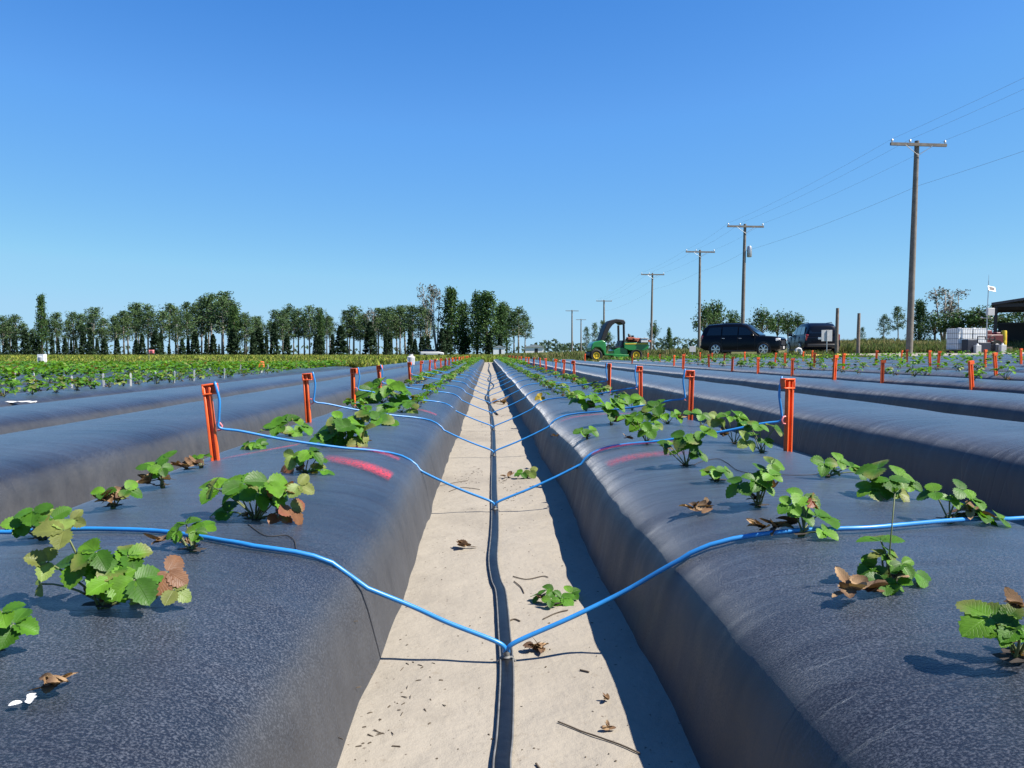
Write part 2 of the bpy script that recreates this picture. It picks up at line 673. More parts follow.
def paint_strip(c, u0, u1, y0, y1, wid, parent, mat='faintpaint'):
    m_ = MB()
    n = 24
    vs, uv, fs = [], [], []
    for i in range(n + 1):
        t = i / n
        u = u0 + (u1 - u0) * t
        y = y0 + (y1 - y0) * t
        for s in range(5):
            yy = y + (s / 4 - .5) * wid
            vs.append((c + u, yy, surf(c + u, yy) + .011))
            uv.append((t, s / 4))
    for i in range(n):
        for s in range(4):
            a = i * 5 + s
            fs.append((a, a + 5, a + 6, a + 1))
    m_.add(vs, fs, uv)
    return m_.build('paint_mark', mat, parent, auto=None)


def paint_px(a, b, wid, parent, c, mat='faintpaint'):
    pa, pb = hit(*a), hit(*b)
    paint_strip(c, pa.x - c, pb.x - c, pa.y, pb.y, wid, parent, mat)


paint_px((322, 460), (392, 481), .17, BL, CL, 'paint')
paint_px((345, 448), (400, 463), .09, BL, CL)
paint_px((196, 468), (300, 447), .10, BL, CL)
paint_px((405, 409), (437, 417), .15, BL, CL)
paint_px((690, 455), (606, 469), .15, BR, CR)
paint_px((690, 444), (590, 458), .10, BR, CR)
paint_strip(CR, .2, -.38, 4.15, 4.1, .08, BR)

# ------------------------------------------------------------------ strawberry plants
G1 = (.080, .215, .014); G2 = (.120, .275, .018); G3 = (.052, .150, .011)
YG = (.20, .23, .055); RB = (.26, .085, .045); BR1 = (.20, .115, .055); BR2 = (.12, .066, .036); TAN = (.34, .22, .115); YEL = (.5, .36, .04)
G1, G2, G3, YG, RB, BR1, BR2, TAN, YEL = [tuple(c * .80 for c in t_) for t_ in (G1, G2, G3, YG, RB, BR1, BR2, TAN, YEL)]
TINTS = {'g': (G1, G2, G3), 'y': (YG, (.17, .24, .05)), 'r': (RB, (.20, .09, .04)), 'b': (BR1, BR2), 't': (TAN, BR1), 'Y': (YEL, YG)}


def leaflet(mb, base, d, nrm, L, wd, fold, curl, tint, tip_tint=None, cup=0.0, nv=12):
    d = d.normalized()
    s = d.cross(nrm).normalized()
    n = s.cross(d).normalized()
    vs, uvs, tn, fs = [], [], [], []
    for i in range(nv + 1):
        v = i / nv
        w = wd * .5 * (math.sin(math.pi * min(1, v ** .82 * .97 + .03)) ** .62) * (.82 + .35 * v)
        tooth = 1.0 + (.13 if i % 2 else -.09) * (1 if 0 < i < nv else 0)
        bend = -curl * v * v
        for jj, u in enumerate((-1, -.5, 0, .5, 1)):
            ww = w * u * (tooth if abs(u) == 1 else 1)
            lift = abs(u) * w * fold - (abs(u) ** 2) * w * cup + (.05 * w if abs(u) == .5 else 0) * (1 if i % 2 else -1)
            p = base + d * (L * (v - .06 * abs(u) * (1 - v) + (.05 * (1 - abs(u)) * v if i == nv else 0))) + s * ww + n * (lift + bend * L)
            vs.append(p)
            uvs.append((.5 + .5 * u * .98, v))
            if tip_tint is not None:
                k = max(0, min(1, (v - .35) * 2 + .5 * abs(u) - .2))
                tn.append(tuple(a + (b - a) * k for a, b in zip(tint, tip_tint)))
            else:
                tn.append(tint)
    for i in range(nv):
        for j in range(4):
            a = i * 5 + j
            fs.append((a, a + 1, a + 6, a + 5))
    mb.add(vs, fs, uvs, tn)


def rv(r, s=1.0):
    return Vector((r.uniform(-1, 1), r.uniform(-1, 1), r.uniform(-1, 1))) * s


def trifoliate(mb, c, out, nrm, size, r, kind='g', nv=12):
    """three leaflets spreading from point c; out = direction of the middle one"""
    out = (out - nrm * out.dot(nrm)).normalized()
    side = nrm.cross(out).normalized()
    fold = r.uniform(.15, .55)
    for k, (a, sc) in enumerate(((0, 1.0), (R(88), .93), (R(-88), .93))):
        d = out * math.cos(a) + side * math.sin(a) + nrm * r.uniform(-.22, .12) + rv(r, .12)
        nn = nrm + rv(r, .18)
        tint = r.choice(TINTS[kind])
        q = r.uniform(.85, 1.18)
        tint = tuple(x * q for x in tint)
        tip = r.choice(TINTS['r']) if kind == 'r' and r.random() < .5 else None
        if kind == 'r' and r.random() < .4:
            tint = r.choice(TINTS['y'])
            tip = r.choice(TINTS['r'])
        if kind == 'g' and r.random() < .10:
            tip = YG
        L = size * sc * r.uniform(.9, 1.1)
        leaflet(mb, c + d.normalized() * size * .06, d, nn, L, L * r.uniform(.84, .98), fold, r.uniform(.02, .22), tint, tip, r.uniform(0, .12), nv)


def petiole(mb, a, b, r, rad=.0016):
    mid = (a + b) / 2 + Vector((0, 0, (b - a).length * .12)) + rv(r, .006)
    pts = []
    for i in range(6):
        t = i / 5
        pts.append(a * (1 - t) ** 2 + mid * 2 * t * (1 - t) + b * t * t)
    mb.tube(pts, [rad * 1.15 * (1 - .3 * i / 5) for i in range(6)], 5)


def dead_clump(mb, c, size, r, n=5):
    for i in range(n):
        a = r.uniform(0, 6.283)
        d = Vector((math.cos(a), math.sin(a), r.uniform(-.1, .5)))
        nn = Vector((r.uniform(-.6, .6), r.uniform(-.6, .6), 1))
        t = r.choice((BR1, TAN, TAN, BR2, BR1))
        leaflet(mb, c + Vector((math.cos(a) * -.1, math.sin(a) * -.1, r.uniform(.02, .2))) * size, d, nn, size * r.uniform(.5, .95),
                size * r.uniform(.3, .6), r.uniform(-.2, .9), r.uniform(-.5, .4), t, r.choice((BR2, TAN, BR1)), 0)


def px_leaf(p, px, py, r):
    q = at_y(px, py, p.y + r.uniform(-.03, .03))
    gz = surf(q.x, q.y) + .012
    if q.z < gz:
        q.z = gz
    return q


CAT = 'strawberry plant'


def pixel_plant(label, base, leaves, dead=(), group='strawberry plants on the two nearest beds', stalk=None, name='strawberry_plant'):
    r = random.Random(int(base[0] * 31 + base[1]))
    p = hit(*base)
    root = thing(name, label, CAT, p, 0, group)
    fo, st, de = MB(), MB(), MB()
    for it in leaves:
        lx, ly, sz = it[:3]
        kind = it[3] if len(it) > 3 else 'g'
        q = px_leaf(p, lx, ly, r) - p
        s = sz * p.y / F * (.84 if sz >= 28 else (.66 if p.y > 2.2 else .74))
        out = Vector((q.x, q.y - .01, 0))
        if out.length < .01:
            out = Vector((r.uniform(-1, 1), r.uniform(-1, .3), 0))
        out = (out.normalized() + rv(r, .35)).normalized()
        up = Vector((r.uniform(-.25, .45), r.uniform(-.75, -.15), 1)) + out * .25
        if kind in 'yrY':
            up = Vector((r.uniform(-.7, .7), r.uniform(-1.0, -.2), r.uniform(.3, .9)))
            out = out + Vector((0, 0, -.6))
        up.normalize()
        c = q - Vector((0, 0, 0))
        trifoliate(fo, c, out, up, s, r, kind)
        a0 = Vector((r.uniform(-.006, .006), r.uniform(-.006, .006), 0))
        petiole(st, a0, c, r)
        if kind == 'g' and sz > 14 and r.random() < .30:
            c2 = c * r.uniform(.62, .9) + Vector((r.uniform(-.4, .4), r.uniform(-.3, .3), 0)) * s * 1.3
            c2.z = max(c2.z, .012)
            o2 = (Vector((c2.x, c2.y, 0)) + rv(r, .02)).normalized()
            trifoliate(fo, c2, o2, (up + rv(r, .35)).normalized(), s * r.uniform(.6, .85), r, 'g' if r.random() < .85 else 'y')
            petiole(st, a0 * -.6, c2, r)
    st.tube([(0, 0, -.01), (0, 0, .006), (0, 0, .012)], [.006, .005, .002], 7)
    if stalk:
        q = at_y(stalk[0], stalk[1], p.y) - p
        st.tube([(0, 0, 0), Vector((q.x * .4 - .002, 0, q.z * .4)), q], [.0013, .0011, .0009], 5)
        for k in range(4):
            leaflet(fo, q, rv(r) + Vector((0, 0, .8)), rv(r) + Vector((0, 0, 1)), .008, .006, .2, .1, G2)
    for dx, dy, ds in dead:
        q = px_leaf(p, dx, dy, r) - p
        dead_clump(de, q, ds * p.y / F * 1.15, r, 6)
    dead_clump(de, Vector((0, 0, .004)), .018, r, 4)
    so_ = MB()
    vs = [(0, 0, .006)]
    for k in range(14):
        a = k * 6.2832 / 14
        rr = r.uniform(.014, .030)
        x, y = math.cos(a) * rr, math.sin(a) * rr * .8
        vs.append((x, y, surf(p.x + x, p.y + y) - p.z + .0055))
    so_.add(vs, [(0, 1 + k, 1 + (k + 1) % 14) for k in range(14)])
    so_.build('planting_hole', 'soil', root, auto=None)
    if leaves:
        fo.build('foliage', 'leaf', root, auto=None)
        st.build('stems', 'stem', root, auto=None)
    de.build('withered_leaves', 'dead', root, auto=None)
    return root


NEAR = [
    # sunlit bed (towards the pines)
    ('lush strawberry plant with a pinkish drooping leaf, nearest on the sunlit bed', (105, 608),
     [(80, 561, 36), (96, 552, 30), (120, 563, 36), (112, 580, 30), (135, 580, 36), (128, 556, 28), (64, 530, 30, 'y'), (47, 562, 26, 'y'), (40, 584, 22, 'y'), (140, 598, 24, 'y'),
      (168, 572, 28, 'r'), (174, 590, 24, 'y'), (100, 572, 26)], [(108, 604, 16), (88, 598, 10)]),
    ('strawberry plant cut by the photo edge on the sunlit bed, beside black hole', (-14, 655),
     [(2, 612, 26), (14, 624, 30), (-12, 628, 26), (-20, 615, 24)], [(6, 668, 12)]),
    ('strawberry plant half hidden behind the nearest blue tube on the sunlit bed', (42, 540),
     [(33, 510, 26), (52, 518, 24), (22, 523, 24), (72, 521, 18, 'y'), (40, 520, 22)], [(42, 533, 12)]),
    ('small upright strawberry plant touching the nearest blue tube over the sunlit bed', (193, 552),
     [(186, 524, 21), (204, 528, 21), (177, 531, 18), (196, 531, 16)], [(158, 543, 16), (188, 549, 10)]),
    ('half withered strawberry plant with flat green top and tan leaves below', (113, 508),
     [(105, 492, 17), (127, 490, 19), (114, 494, 15)], [(104, 503, 18), (122, 500, 20), (112, 505, 16)]),
    ('strawberry plant with a raised green top above crumpled tan leaves', (163, 487),
     [(158, 462, 19), (167, 458, 19), (151, 466, 17), (162, 468, 15)], [(148, 489, 18), (162, 482, 16)]),
    ('fully withered brown strawberry plant at foot of the first sunlit-bed stake', (188, 471), [], [(182, 472, 14), (195, 468, 14), (189, 470, 14)]),
    ('tiny green strawberry plant beside the first stake of the sunlit bed', (201, 467), [(203, 456, 14), (197, 457, 10)], []),
    ('broad strawberry plant with reddish brown leaves on its furrow side', (255, 521),
     [(217, 489, 28, 'g'), (212, 487, 20, 'y'), (228, 512, 26), (245, 484, 30), (268, 482, 30), (258, 493, 26), (281, 488, 24, 'r'),
      (291, 508, 24, 'r'), (278, 515, 22, 'r'), (299, 485, 22, 'y'), (238, 492, 24)], [(247, 518, 10), (265, 518, 12)]),
    ('strawberry plant with a bright yellow leaf beside the red paint streak', (305, 474),
     [(311, 451, 25), (318, 457, 22), (290, 466, 22, 'r'), (294, 456, 20, 'y'), (314, 470, 16, 'Y'), (325, 475, 16), (303, 455, 20)], [(300, 472, 10)]),
    ('low strawberry plant just under the tube end at the first stake', (253, 448), [(256, 443, 18), (247, 446, 14), (261, 446, 12)], []),
    ('wide strawberry plant right behind the second blue tube on sunlit bed', (290, 436),
     [(288, 422, 24), (277, 426, 22), (301, 426, 22), (267, 430, 17), (294, 430, 18)], [(284, 434, 10)]),
    ('bushy strawberry plant where the second blue tube crosses the sunlit shoulder', (346, 446),
     [(332, 429, 28), (350, 424, 30), (363, 432, 24, 'y'), (345, 438, 28), (358, 441, 21, 'y'), (325, 437, 22), (340, 420, 22)], [(365, 445, 10)]),
    ('strawberry plant tucked behind the bushy one above the second tube', (374, 425),
     [(360, 419, 23), (379, 417, 23), (370, 411, 21), (388, 424, 18)], []),
    ('tall dense strawberry plant in front of the third stake of sunlit bed', (382, 403),
     [(371, 389, 26), (389, 386, 26), (380, 396, 24), (396, 398, 21), (365, 398, 20), (403, 391, 17), (380, 383, 18)], [(360, 402, 10)]),
    ('strawberry plant on the furrow side of the tall dense one', (402, 413),
     [(396, 407, 20), (407, 403, 18), (386, 408, 20), (412, 410, 13, 'y')], []),
    # shaded bed (towards the cars)
    ('strawberry plant with a tall thin bare stalk and low round leaves', (889, 585),
     [(881, 541, 28), (875, 566, 24), (902, 564, 20), (884, 596, 26), (916, 589, 30), (889, 552, 16)], [(898, 577, 14)]),
    ('strawberry plant with a dark curled leaf, nearest on the shaded bed', (1017, 660),
     [(990, 617, 42), (1018, 628, 28), (1030, 640, 30), (1005, 632, 26)], [(1019, 608, 20), (1012, 650, 18)]),
    ('strawberry plant standing over withered brown leaves at the nearest blue tube', (801, 535),
     [(803, 496, 26), (817, 516, 34), (790, 505, 20), (801, 513, 24), (823, 531, 21), (812, 500, 16, 'r')],
     [(762, 538, 20), (775, 536, 20), (790, 533, 18)]),
    ('full strawberry plant at the back edge behind the tall bare stalk', (885, 497),
     [(878, 469, 28), (889, 479, 26), (899, 476, 25), (870, 489, 22), (909, 484, 20), (900, 495, 17, 'y'), (886, 488, 22)], []),
    ('spreading strawberry plant behind the nearest tube at the shaded bed edge', (950, 522),
     [(935, 492, 26), (960, 489, 23), (972, 499, 24), (978, 512, 28), (1000, 524, 23), (950, 498, 17)], [(970, 532, 26)]),
    ('low wide strawberry plant next to the first stake of shaded bed', (827, 477),
     [(824, 463, 19), (839, 461, 19), (851, 467, 21), (861, 473, 14), (832, 470, 15)], []),
    ('upright strawberry plant on a bare brown stem beside its long shadow', (757, 507),
     [(771, 464, 22), (762, 471, 24), (740, 484, 24), (755, 481, 19), (771, 475, 18), (766, 486, 16)], [(755, 503, 12), (770, 489, 14)]),
    ('very small strawberry plant between two larger ones on the shaded bed', (717, 482),
     [(717, 470, 18), (709, 473, 14), (725, 469, 16)], []),
    ('strawberry plant with spread arms above the red streak, shaded bed', (686, 467),
     [(684, 436, 25), (703, 432, 21), (669, 445, 17), (682, 451, 21), (698, 453, 18, 'g'), (691, 443, 19)], []),
    ('strawberry plant directly before the first stake of the shaded bed', (762, 453),
     [(751, 425, 19), (759, 425, 18), (775, 428, 19), (747, 441, 19, 'y'), (765, 441, 16), (755, 434, 16)], []),
    ('strawberry plant at back edge near the first shaded-bed stake, tan foot', (735, 444),
     [(739, 417, 20), (728, 416, 17), (718, 419, 17, 'y'), (745, 424, 15)], [(724, 437, 12)]),
    ('strawberry plant in front of the second tube with dry stalks beside it', (647, 444),
     [(642, 423, 22), (635, 417, 19), (648, 429, 19), (627, 418, 16), (655, 424, 16)], [(628, 438, 10)]),
    ('tiny dark strawberry plant alone near the shaded bed shoulder', (587, 438), [(590, 430, 15), (582, 431, 13)], []),
    ('strawberry plant at the foot of the second shaded-bed stake', (668, 424),
     [(655, 407, 20), (663, 414, 19), (647, 413, 16), (675, 414, 15), (660, 403, 15)], [(680, 420, 10)]),
    ('leafy strawberry plant on a thick brown foot behind the second tube', (611, 425),
     [(612, 404, 21), (605, 407, 17), (618, 402, 17), (611, 411, 17)], [(614, 424, 12)]),
    ('strawberry plant between the first and second stakes at the back edge', (702, 427), [(702, 414, 17), (693, 413, 15), (712, 418, 15, 'y')], []),
    ('strawberry plant with several upright leaves beside the third shaded-bed tube', (586, 411), [(585, 396, 20), (577, 399, 16), (594, 395, 17), (586, 402, 15)], [(590, 410, 10)]),
    ('leafy strawberry plant before the third stake of the shaded bed', (632, 410), [(630, 397, 17), (638, 400, 15), (622, 401, 15)], []),
]
for lab, base, lv, dd in NEAR:
    st = (895, 492) if 'tall thin bare stalk' in lab else None
    pixel_plant(lab, base, lv, dd, stalk=st)
# seedlings rooted in the furrow
pixel_plant('small bright green seedling growing in the sandy furrow', (556, 603),
            [(540, 595, 15), (553, 591, 16), (563, 598, 18), (571, 593, 15), (551, 600, 13)], [(541, 603, 10)], group=None, name='seedling')
pixel_plant('tiny yellow green seedling further along the sandy furrow', (527, 478), [(530, 471, 13, 'y'), (522, 473, 12)], [(518, 477, 5)], group=None, name='seedling')
pixel_plant('lone yellowing seedling on the shaded bed shoulder', (543, 401), [(541, 397, 10, 'Y'), (546, 393, 9, 'g')], [], group=None, name='seedling')

# stand-alone plants of the further rows: prototypes then copies
def proto_plant(seed, nleaf, hgt, lsz, dead, nv=8):
    r = random.Random(seed)
    fo, st, de = MB(), MB(), MB()
    nleaf = int(nleaf * 1.2)
    for i in range(nleaf):
        a = 6.283 * 1.618 * i + r.uniform(-.4, .4)
        rr = r.uniform(.02, .075)
        h = hgt * r.uniform(.5, 1.05) * (1 - rr * 3)
        c = Vector((math.cos(a) * rr, math.sin(a) * rr, h))
        out = Vector((math.cos(a), math.sin(a), 0))
        up = (Vector((r.uniform(-.3, .4), r.uniform(-.5, .1), 1)) + out * .35).normalized()
        k = r.random()
        trifoliate(fo, c, out, up, lsz * r.uniform(.62, 1.0), r, 'g' if k > .16 else ('y' if k > .05 else 'r'), nv)
        petiole(st, Vector((0, 0, 0)), c, r)
    for i in range(dead):
        a = r.uniform(0, 6.28)
        dead_clump(de, Vector((math.cos(a) * .03, math.sin(a) * .03, .003)), .035, r, 4)
    root = thing('strawberry_plant', 'x', CAT)
    fo.build('foliage', 'leaf', root, auto=None)
    st.build('stems', 'stem', root, auto=None)
    de.build('withered_leaves', 'dead', root, auto=None)
    note_kids(root)
    return root


PROTO = [proto_plant(100 + i, n, h, l, d) for i, (n, h, l, d) in enumerate(
    [(6, .085, .040, 1), (8, .10, .044, 2), (5, .07, .036, 2), (9, .095, .042, 1), (7, .11, .04, 2), (4, .06, .034, 1), (10, .105, .045, 1)])]
used = set()


def place_plant(x, y, label, group, scale=1.0, r=rnd):
    i = r.randrange(len(PROTO))
    o = PROTO[i]
    if i in used:
        o = copy_tree(PROTO[i])
    used.add(i)
    o.location = (x, y, surf(x, y))
    o.rotation_euler = (0, 0, r.uniform(0, 6.28))
    s = scale * r.uniform(.8, 1.2)
    o.scale = (s, s, s)
    tag(o, label, CAT, group)
    return o


STAKE_Y = {'L': [2.66, 4.08, 5.45, 6.75, 9.3, 10.8, 12.3, 13.8, 15.3, 16.9, 18.6, 20.4, 22.4, 24.6, 27, 29.6, 32.4, 35.5, 39],
           'R': [2.72, 4.08, 5.4, 6.75, 9.6, 10.9, 12.3, 14.1, 15.9, 17.9, 20, 22.2, 24.6, 27.2, 30, 33, 36.4, 40]}
prng = random.Random(21)
bedname = {'L': 'sunlit bed', 'R': 'shaded bed'}
for side, c in (('L', CL), ('R', CR)):
    for row, off in (('inner', .17), ('outer', -.17)):
        s = 1 if side == 'L' else -1
        x0 = c + s * off
        y = 4.75 if side == 'L' else 5.35
        if row == 'outer':
            y += .12
        cnt = {}
        while y < 19:
            if prng.random() < .9:
                idx = sum(1 for v in STAKE_Y[side] if v < y)
                cnt[idx] = cnt.get(idx, 0) + 1
                if y < 10.8:
                    lab = 'strawberry plant in %s row of the %s, %s beyond its %s orange stake' % (row, bedname[side], ORD[cnt[idx] - 1], ORD[idx - 1])
                    grp = 'strawberry plants on the two nearest beds'
                else:
                    lab = 'small distant strawberry plant on the %s, %s row' % (bedname[side], row)
                    grp = 'distant strawberry plants of the %s, %s row' % (bedname[side], row)
                place_plant(x0 + prng.uniform(-.03, .03), y, lab, grp, .88 if side == 'L' else .78, prng)
            y += prng.uniform(.31, .37)
# dense rows towards the pines
LB3, LB4 = BEDS[3][0], BEDS[4][0]
for x0, y0, y1 in ((LB3 + .18, 6.6, 17), (LB3 - .18, 7.0, 16), (LB4 + .18, 9, 17), (LB4 - .18, 9.6, 14)):
    y = y0
    while y < y1:
        place_plant(x0 + prng.uniform(-.04, .04), y, 'strawberry plant among the dense leafy rows towards the pine trees',
                    'strawberry plants of the dense rows towards the pines', 1.2, prng)
        y += prng.uniform(.36, .44)
# sparse rows towards the cars
RB3, RB4 = BEDS[18][0], BEDS[19][0]
for x0, y0, y1 in ((RB3 - .18, 7.2, 20), (RB3 + .18, 7.8, 16), (RB4 - .18, 9.4, 18)):
    y = y0
    while y < y1:
        if prng.random() < .62:
            place_plant(x0 + prng.uniform(-.05, .05), y, 'strawberry plant on the sparse beds towards the parked cars',
                        'strawberry plants of the sparse beds towards the cars', 1.15, prng)
        y += prng.uniform(.42, .62)

# the uncountable rest
def low_plant(mb, x, y, z, r, h, n, sz):
    for i in range(n):
        a = r.uniform(0, 6.28)
        rr = r.uniform(.0, .14) * h / .2
        c = Vector((x + math.cos(a) * rr, y + math.sin(a) * rr, z + h * r.uniform(.25, 1)))
        t = r.choice((G1, G2, G3, G2)) if r.random() > .1 else r.choice((YG, BR1, (.16, .22, .05)))
        q = r.uniform(.8, 1.25)
        t = tuple(v * q for v in t)
        d = (Vector((math.cos(a), math.sin(a), r.uniform(-.8, .8)))).normalized() * sz * r.uniform(.7, 1.2)
        s = d.cross(Vector((r.uniform(-.5, .5), r.uniform(-.5, .5), 1))).normalized() * sz * .45
        mb.add([c - d * .5, c + s - d * .05, c + d * .55, c - s - d * .05], [(0, 1, 2, 3)], [(.5, 0), (1, .5), (.5, 1), (0, .5)], t)


r = random.Random(5)
mb = MB()
for side, c in (('L', CL), ('R', CR)):
    for off in (.17, -.17):
        y = 19.2
        while y < 46:
            low_plant(mb, c + off + r.uniform(-.03, .03), y, surf(c + off, y), r, .14, 10, .075)
            y += .36
for k in range(3, 15):
    c = BEDS[k][0]
    for off in (.18, -.18):
        y = max(8, -c * 1.4)
        if k == 3: y = 17.2 if off > 0 else 16.2
        if k == 4: y = 17.2 if off > 0 else 14.2
        while y < 24.7:
            if r.random() < .95:
                low_plant(mb, c + off + r.uniform(-.06, .06), y, surf(c + off, y), r, .20, 24, .082)
            y += .34
tag(mb.build('strawberry_rows', 'leaf', smooth=False), 'leafy far strawberry rows merging towards the pine trees', None, None, 'stuff')
mb = MB()
for k in range(3, 14):
    c = BEDS[15 + k][0]
    for off in (.18, -.18):
        y = max(8.0, c * 1.35)
        if k == 3: y = 20.2 if off < 0 else 16.2
        if k == 4: y = 18.2 if off < 0 else 11
        while y < BEDS[15 + k][1] - .4:
            if r.random() < .55:
                low_plant(mb, c + off, y, surf(c + off, y), r, .14, 9, .08)
            y += .5
tag(mb.build('sparse_crop_rows', 'leaf', smooth=False), 'thin green far crop rows on beds towards the parked cars', None, None, 'stuff')

# ------------------------------------------------------------------ drip hose in the furrow
HPX = [(503, 800), (502, 768), (505, 737), (507, 674), (504.5, 638), (501, 596), (496, 582), (493, 561), (494.5, 540), (495, 516), (494, 490),
       (494, 460), (493, 426), (490, 405), (488.5, 392), (491, 376)]
hpts = []
for px, py in HPX:
    q = hit(px, py)
    hpts.append(q)
hpts += [Vector((.05, 24, 0)), Vector((.02, 30, 0)), Vector((.05, 40, 0)), Vector((.03, 48, 0))]


def catmull(pts, n=6):
    out = []
    for i in range(len(pts) - 1):
        p0, p1, p2, p3 = pts[max(i - 1, 0)], pts[i], pts[i + 1], pts[min(i + 2, len(pts) - 1)]
        for k in range(n):
            t = k / n
            out.append(.5 * ((2 * p1) + (p2 - p0) * t + (2 * p0 - 5 * p1 + 4 * p2 - p3) * t * t + (3 * p1 - p0 - 3 * p2 + p3) * t ** 3))
    out.append(pts[-1])
    return out


hp = catmull(hpts)
for q in hp:
    q.z = g(q.x, q.y)


def hose_at(Y):
    for a, b in zip(hp, hp[1:]):
        if a.y <= Y <= b.y:
            t = (Y - a.y) / (b.y - a.y)
            return a.lerp(b, t)
    return hp[-1].copy()


def strip_tube(path, w, h, z0, name, mat, parent, shift=0.0, n=10):
    m_ = MB()
    vs, fs = [], []
    for i, p in enumerate(path):
        d = path[min(i + 1, len(path) - 1)] - path[max(i - 1, 0)]
        d.z = 0
        d.normalize()
        s = Vector((d.y, -d.x, 0))
        for j in range(n):
            t = 6.28318 * j / n
            vs.append(p + s * (math.cos(t) * w / 2 + shift) + Vector((0, 0, z0 + math.sin(t) * h / 2)))
    for i in range(len(path) - 1):
        for j in range(n):
            k = (j + 1) % n
            fs.append((i * n + j, i * n + k, (i + 1) * n + k, (i + 1) * n + j))
    m_.add(vs, fs)
    return m_.build(name, mat, parent, auto=None)


hose = thing('lay_flat_hose', 'black lay flat hose winding along the middle of the sandy furrow', 'hose', hpts[0])
HO = hpts[0]
rel = [q - HO for q in hp]
strip_tube(rel, .0245, .009, .006, 'hose_wall', 'hose', hose)
strip_tube(rel, .0034, .004, .0075, 'hose_seam', 'hoseedge', hose, -.0115, 6)
strip_tube(rel, .0034, .004, .0075, 'hose_seam', 'hoseedge', hose, .0115, 6)
CON = [1.43, 2.80, 4.28, 5.75, 7.1, 8.5, 9.9, 11.4, 12.9, 14.6, 16.4, 18.4]
for Y in CON[:8]:
    c = hose_at(Y)
    m_ = MB()
    m_.lathe([(.006, 0), (.0075, .004), (.0055, .007), (.0065, .014), (.004, .022)], Matrix.Translation(c - HO + Vector((0, 0, .008))), 10)
    m_.tube([c - HO + Vector((-.016, 0, .004)), c - HO + Vector((-.010, 0, .012)), c - HO + Vector((.010, 0, .012)), c - HO + Vector((.016, 0, .004))], .0022, 6)
    m_.build('barbed_connector', 'hoseedge', hose)
# second thin line
p2 = catmull([Vector((.085, 7.2, 0)), Vector((.02, 8.6, 0)), Vector((-.03, 10.2, 0)), Vector((.03, 12, 0)), Vector((.1, 14, 0)), Vector((.0, 17, 0)),
              Vector((.06, 21, 0)), Vector((0, 27, 0)), Vector((.08, 36, 0)), Vector((.05, 47, 0))])
for q in p2:
    q.z = g(q.x, q.y) + .007
m_ = MB()
m_.tube(p2, .0085, 7)
tag(m_.build('drip_hose', 'hose', auto=None), 'thin black hose weaving beside the lay flat hose far down the furrow', 'hose')

# ------------------------------------------------------------------ stakes and blue tubes
def stake_parts(sg):
    """sg=+1: hook points to +X. front faces -Y. base at z=0"""
    b = MB()
    Hs = .245
    for s in (-1, 1):
        b.box((s * .0092, -.002, Hs / 2 - .02), (.0078, .018, Hs + .04))
    b.box((0, .005, Hs / 2 - .02), (.0125, .005, Hs + .04))
    h = MB()
    h.box((sg * .010, -.002, Hs + .0065), (.050, .024, .006))
    h.box((sg * .010, -.002, Hs - .024), (.050, .024, .005))
    h.box((sg * -.0120, -.002, Hs - .0085), (.006, .024, .0245))
    h.box((sg * .0325, -.002, Hs - .0085), (.005, .024, .0245))
    h.box((sg * .010, .006, Hs - .0085), (.044, .004, .0245))
    c = MB()
    c.tube([(sg * .018, -.004, .098), (sg * .030, -.004, .100), (sg * .034, -.004, .112), (sg * .028, -.004, .122), (sg * .018, -.004, .124)], .0035, 6)
    return b, h, c


protoS = {}
for sd, sg in (('L', 1), ('R', -1)):
    root = thing('orange_stake', 'x', 'stake')
    b, h, c = stake_parts(sg)
    bevel(b.build('stake_shaft', 'orange', root), .0015, 1)
    bevel(h.build('stake_hook', 'orange', root), .0015, 1)
    c.build('tube_clip', 'pinkplastic', root)
    note_kids(root)
    protoS[sd] = root
usedS = set()
m_ = MB()
for s in (-1, 1):
    m_.box((s * .0125, 0, .11), (.011, .020, .27))
m_.box((0, .006, .11), (.016, .005, .27))
m_.box((.006, 0, .238), (.05, .024, .03))
FAR_STAKE = m_.mesh('far_stake', 'orange', True, 40)


def full_stake(sd, x, y, lx, ly, label, group):
    o = protoS[sd]
    if sd in usedS:
        o = copy_tree(protoS[sd])
    usedS.add(sd)
    o.location = (x, y, surf(x, y) - .004)
    o.rotation_euler = (lx * 1.5, ly, rnd.uniform(-.45, .45))
    tag(o, label, 'stake', group)
    return o


def far_stake(x, y, lean, label, group, s=1.0):
    o = bpy.data.objects.new('orange_stake', FAR_STAKE)
    COL.objects.link(o)
    o.location = (x, y, surf(x, y) - .01)
    o.rotation_euler = (rnd.uniform(-.06, .06), lean, rnd.uniform(-.5, .5))
    o.scale = (s, s, s)
    tag(o, label, 'stake', group)


STX = {'L': -.90, 'R': 1.032}
lean0 = {'L': [-.11, -.06, -.03, -.12, -.05], 'R': [.02, .03, .0, .01, -.03]}
for sd in 'LR':
    grp = 'orange stakes along the back edge of the %s' % bedname[sd]
    for i, y in enumerate(STAKE_Y[sd]):
        x = STX[sd] + rnd.uniform(-.012, .012) * (i > 0)
        if i < 9:
            ln = lean0[sd][i] if i < 5 else rnd.uniform(-.08, .08)
            full_stake(sd, x, y, rnd.uniform(-.05, .03), ln, 'orange stake at the back edge of the %s, %s from the camera' % (bedname[sd], ORD[i]), grp)
        else:
            far_stake(x, y, rnd.uniform(-.1, .1), 'tiny distant orange stake far along the %s' % bedname[sd], 'distant orange stakes of the %s' % bedname[sd])


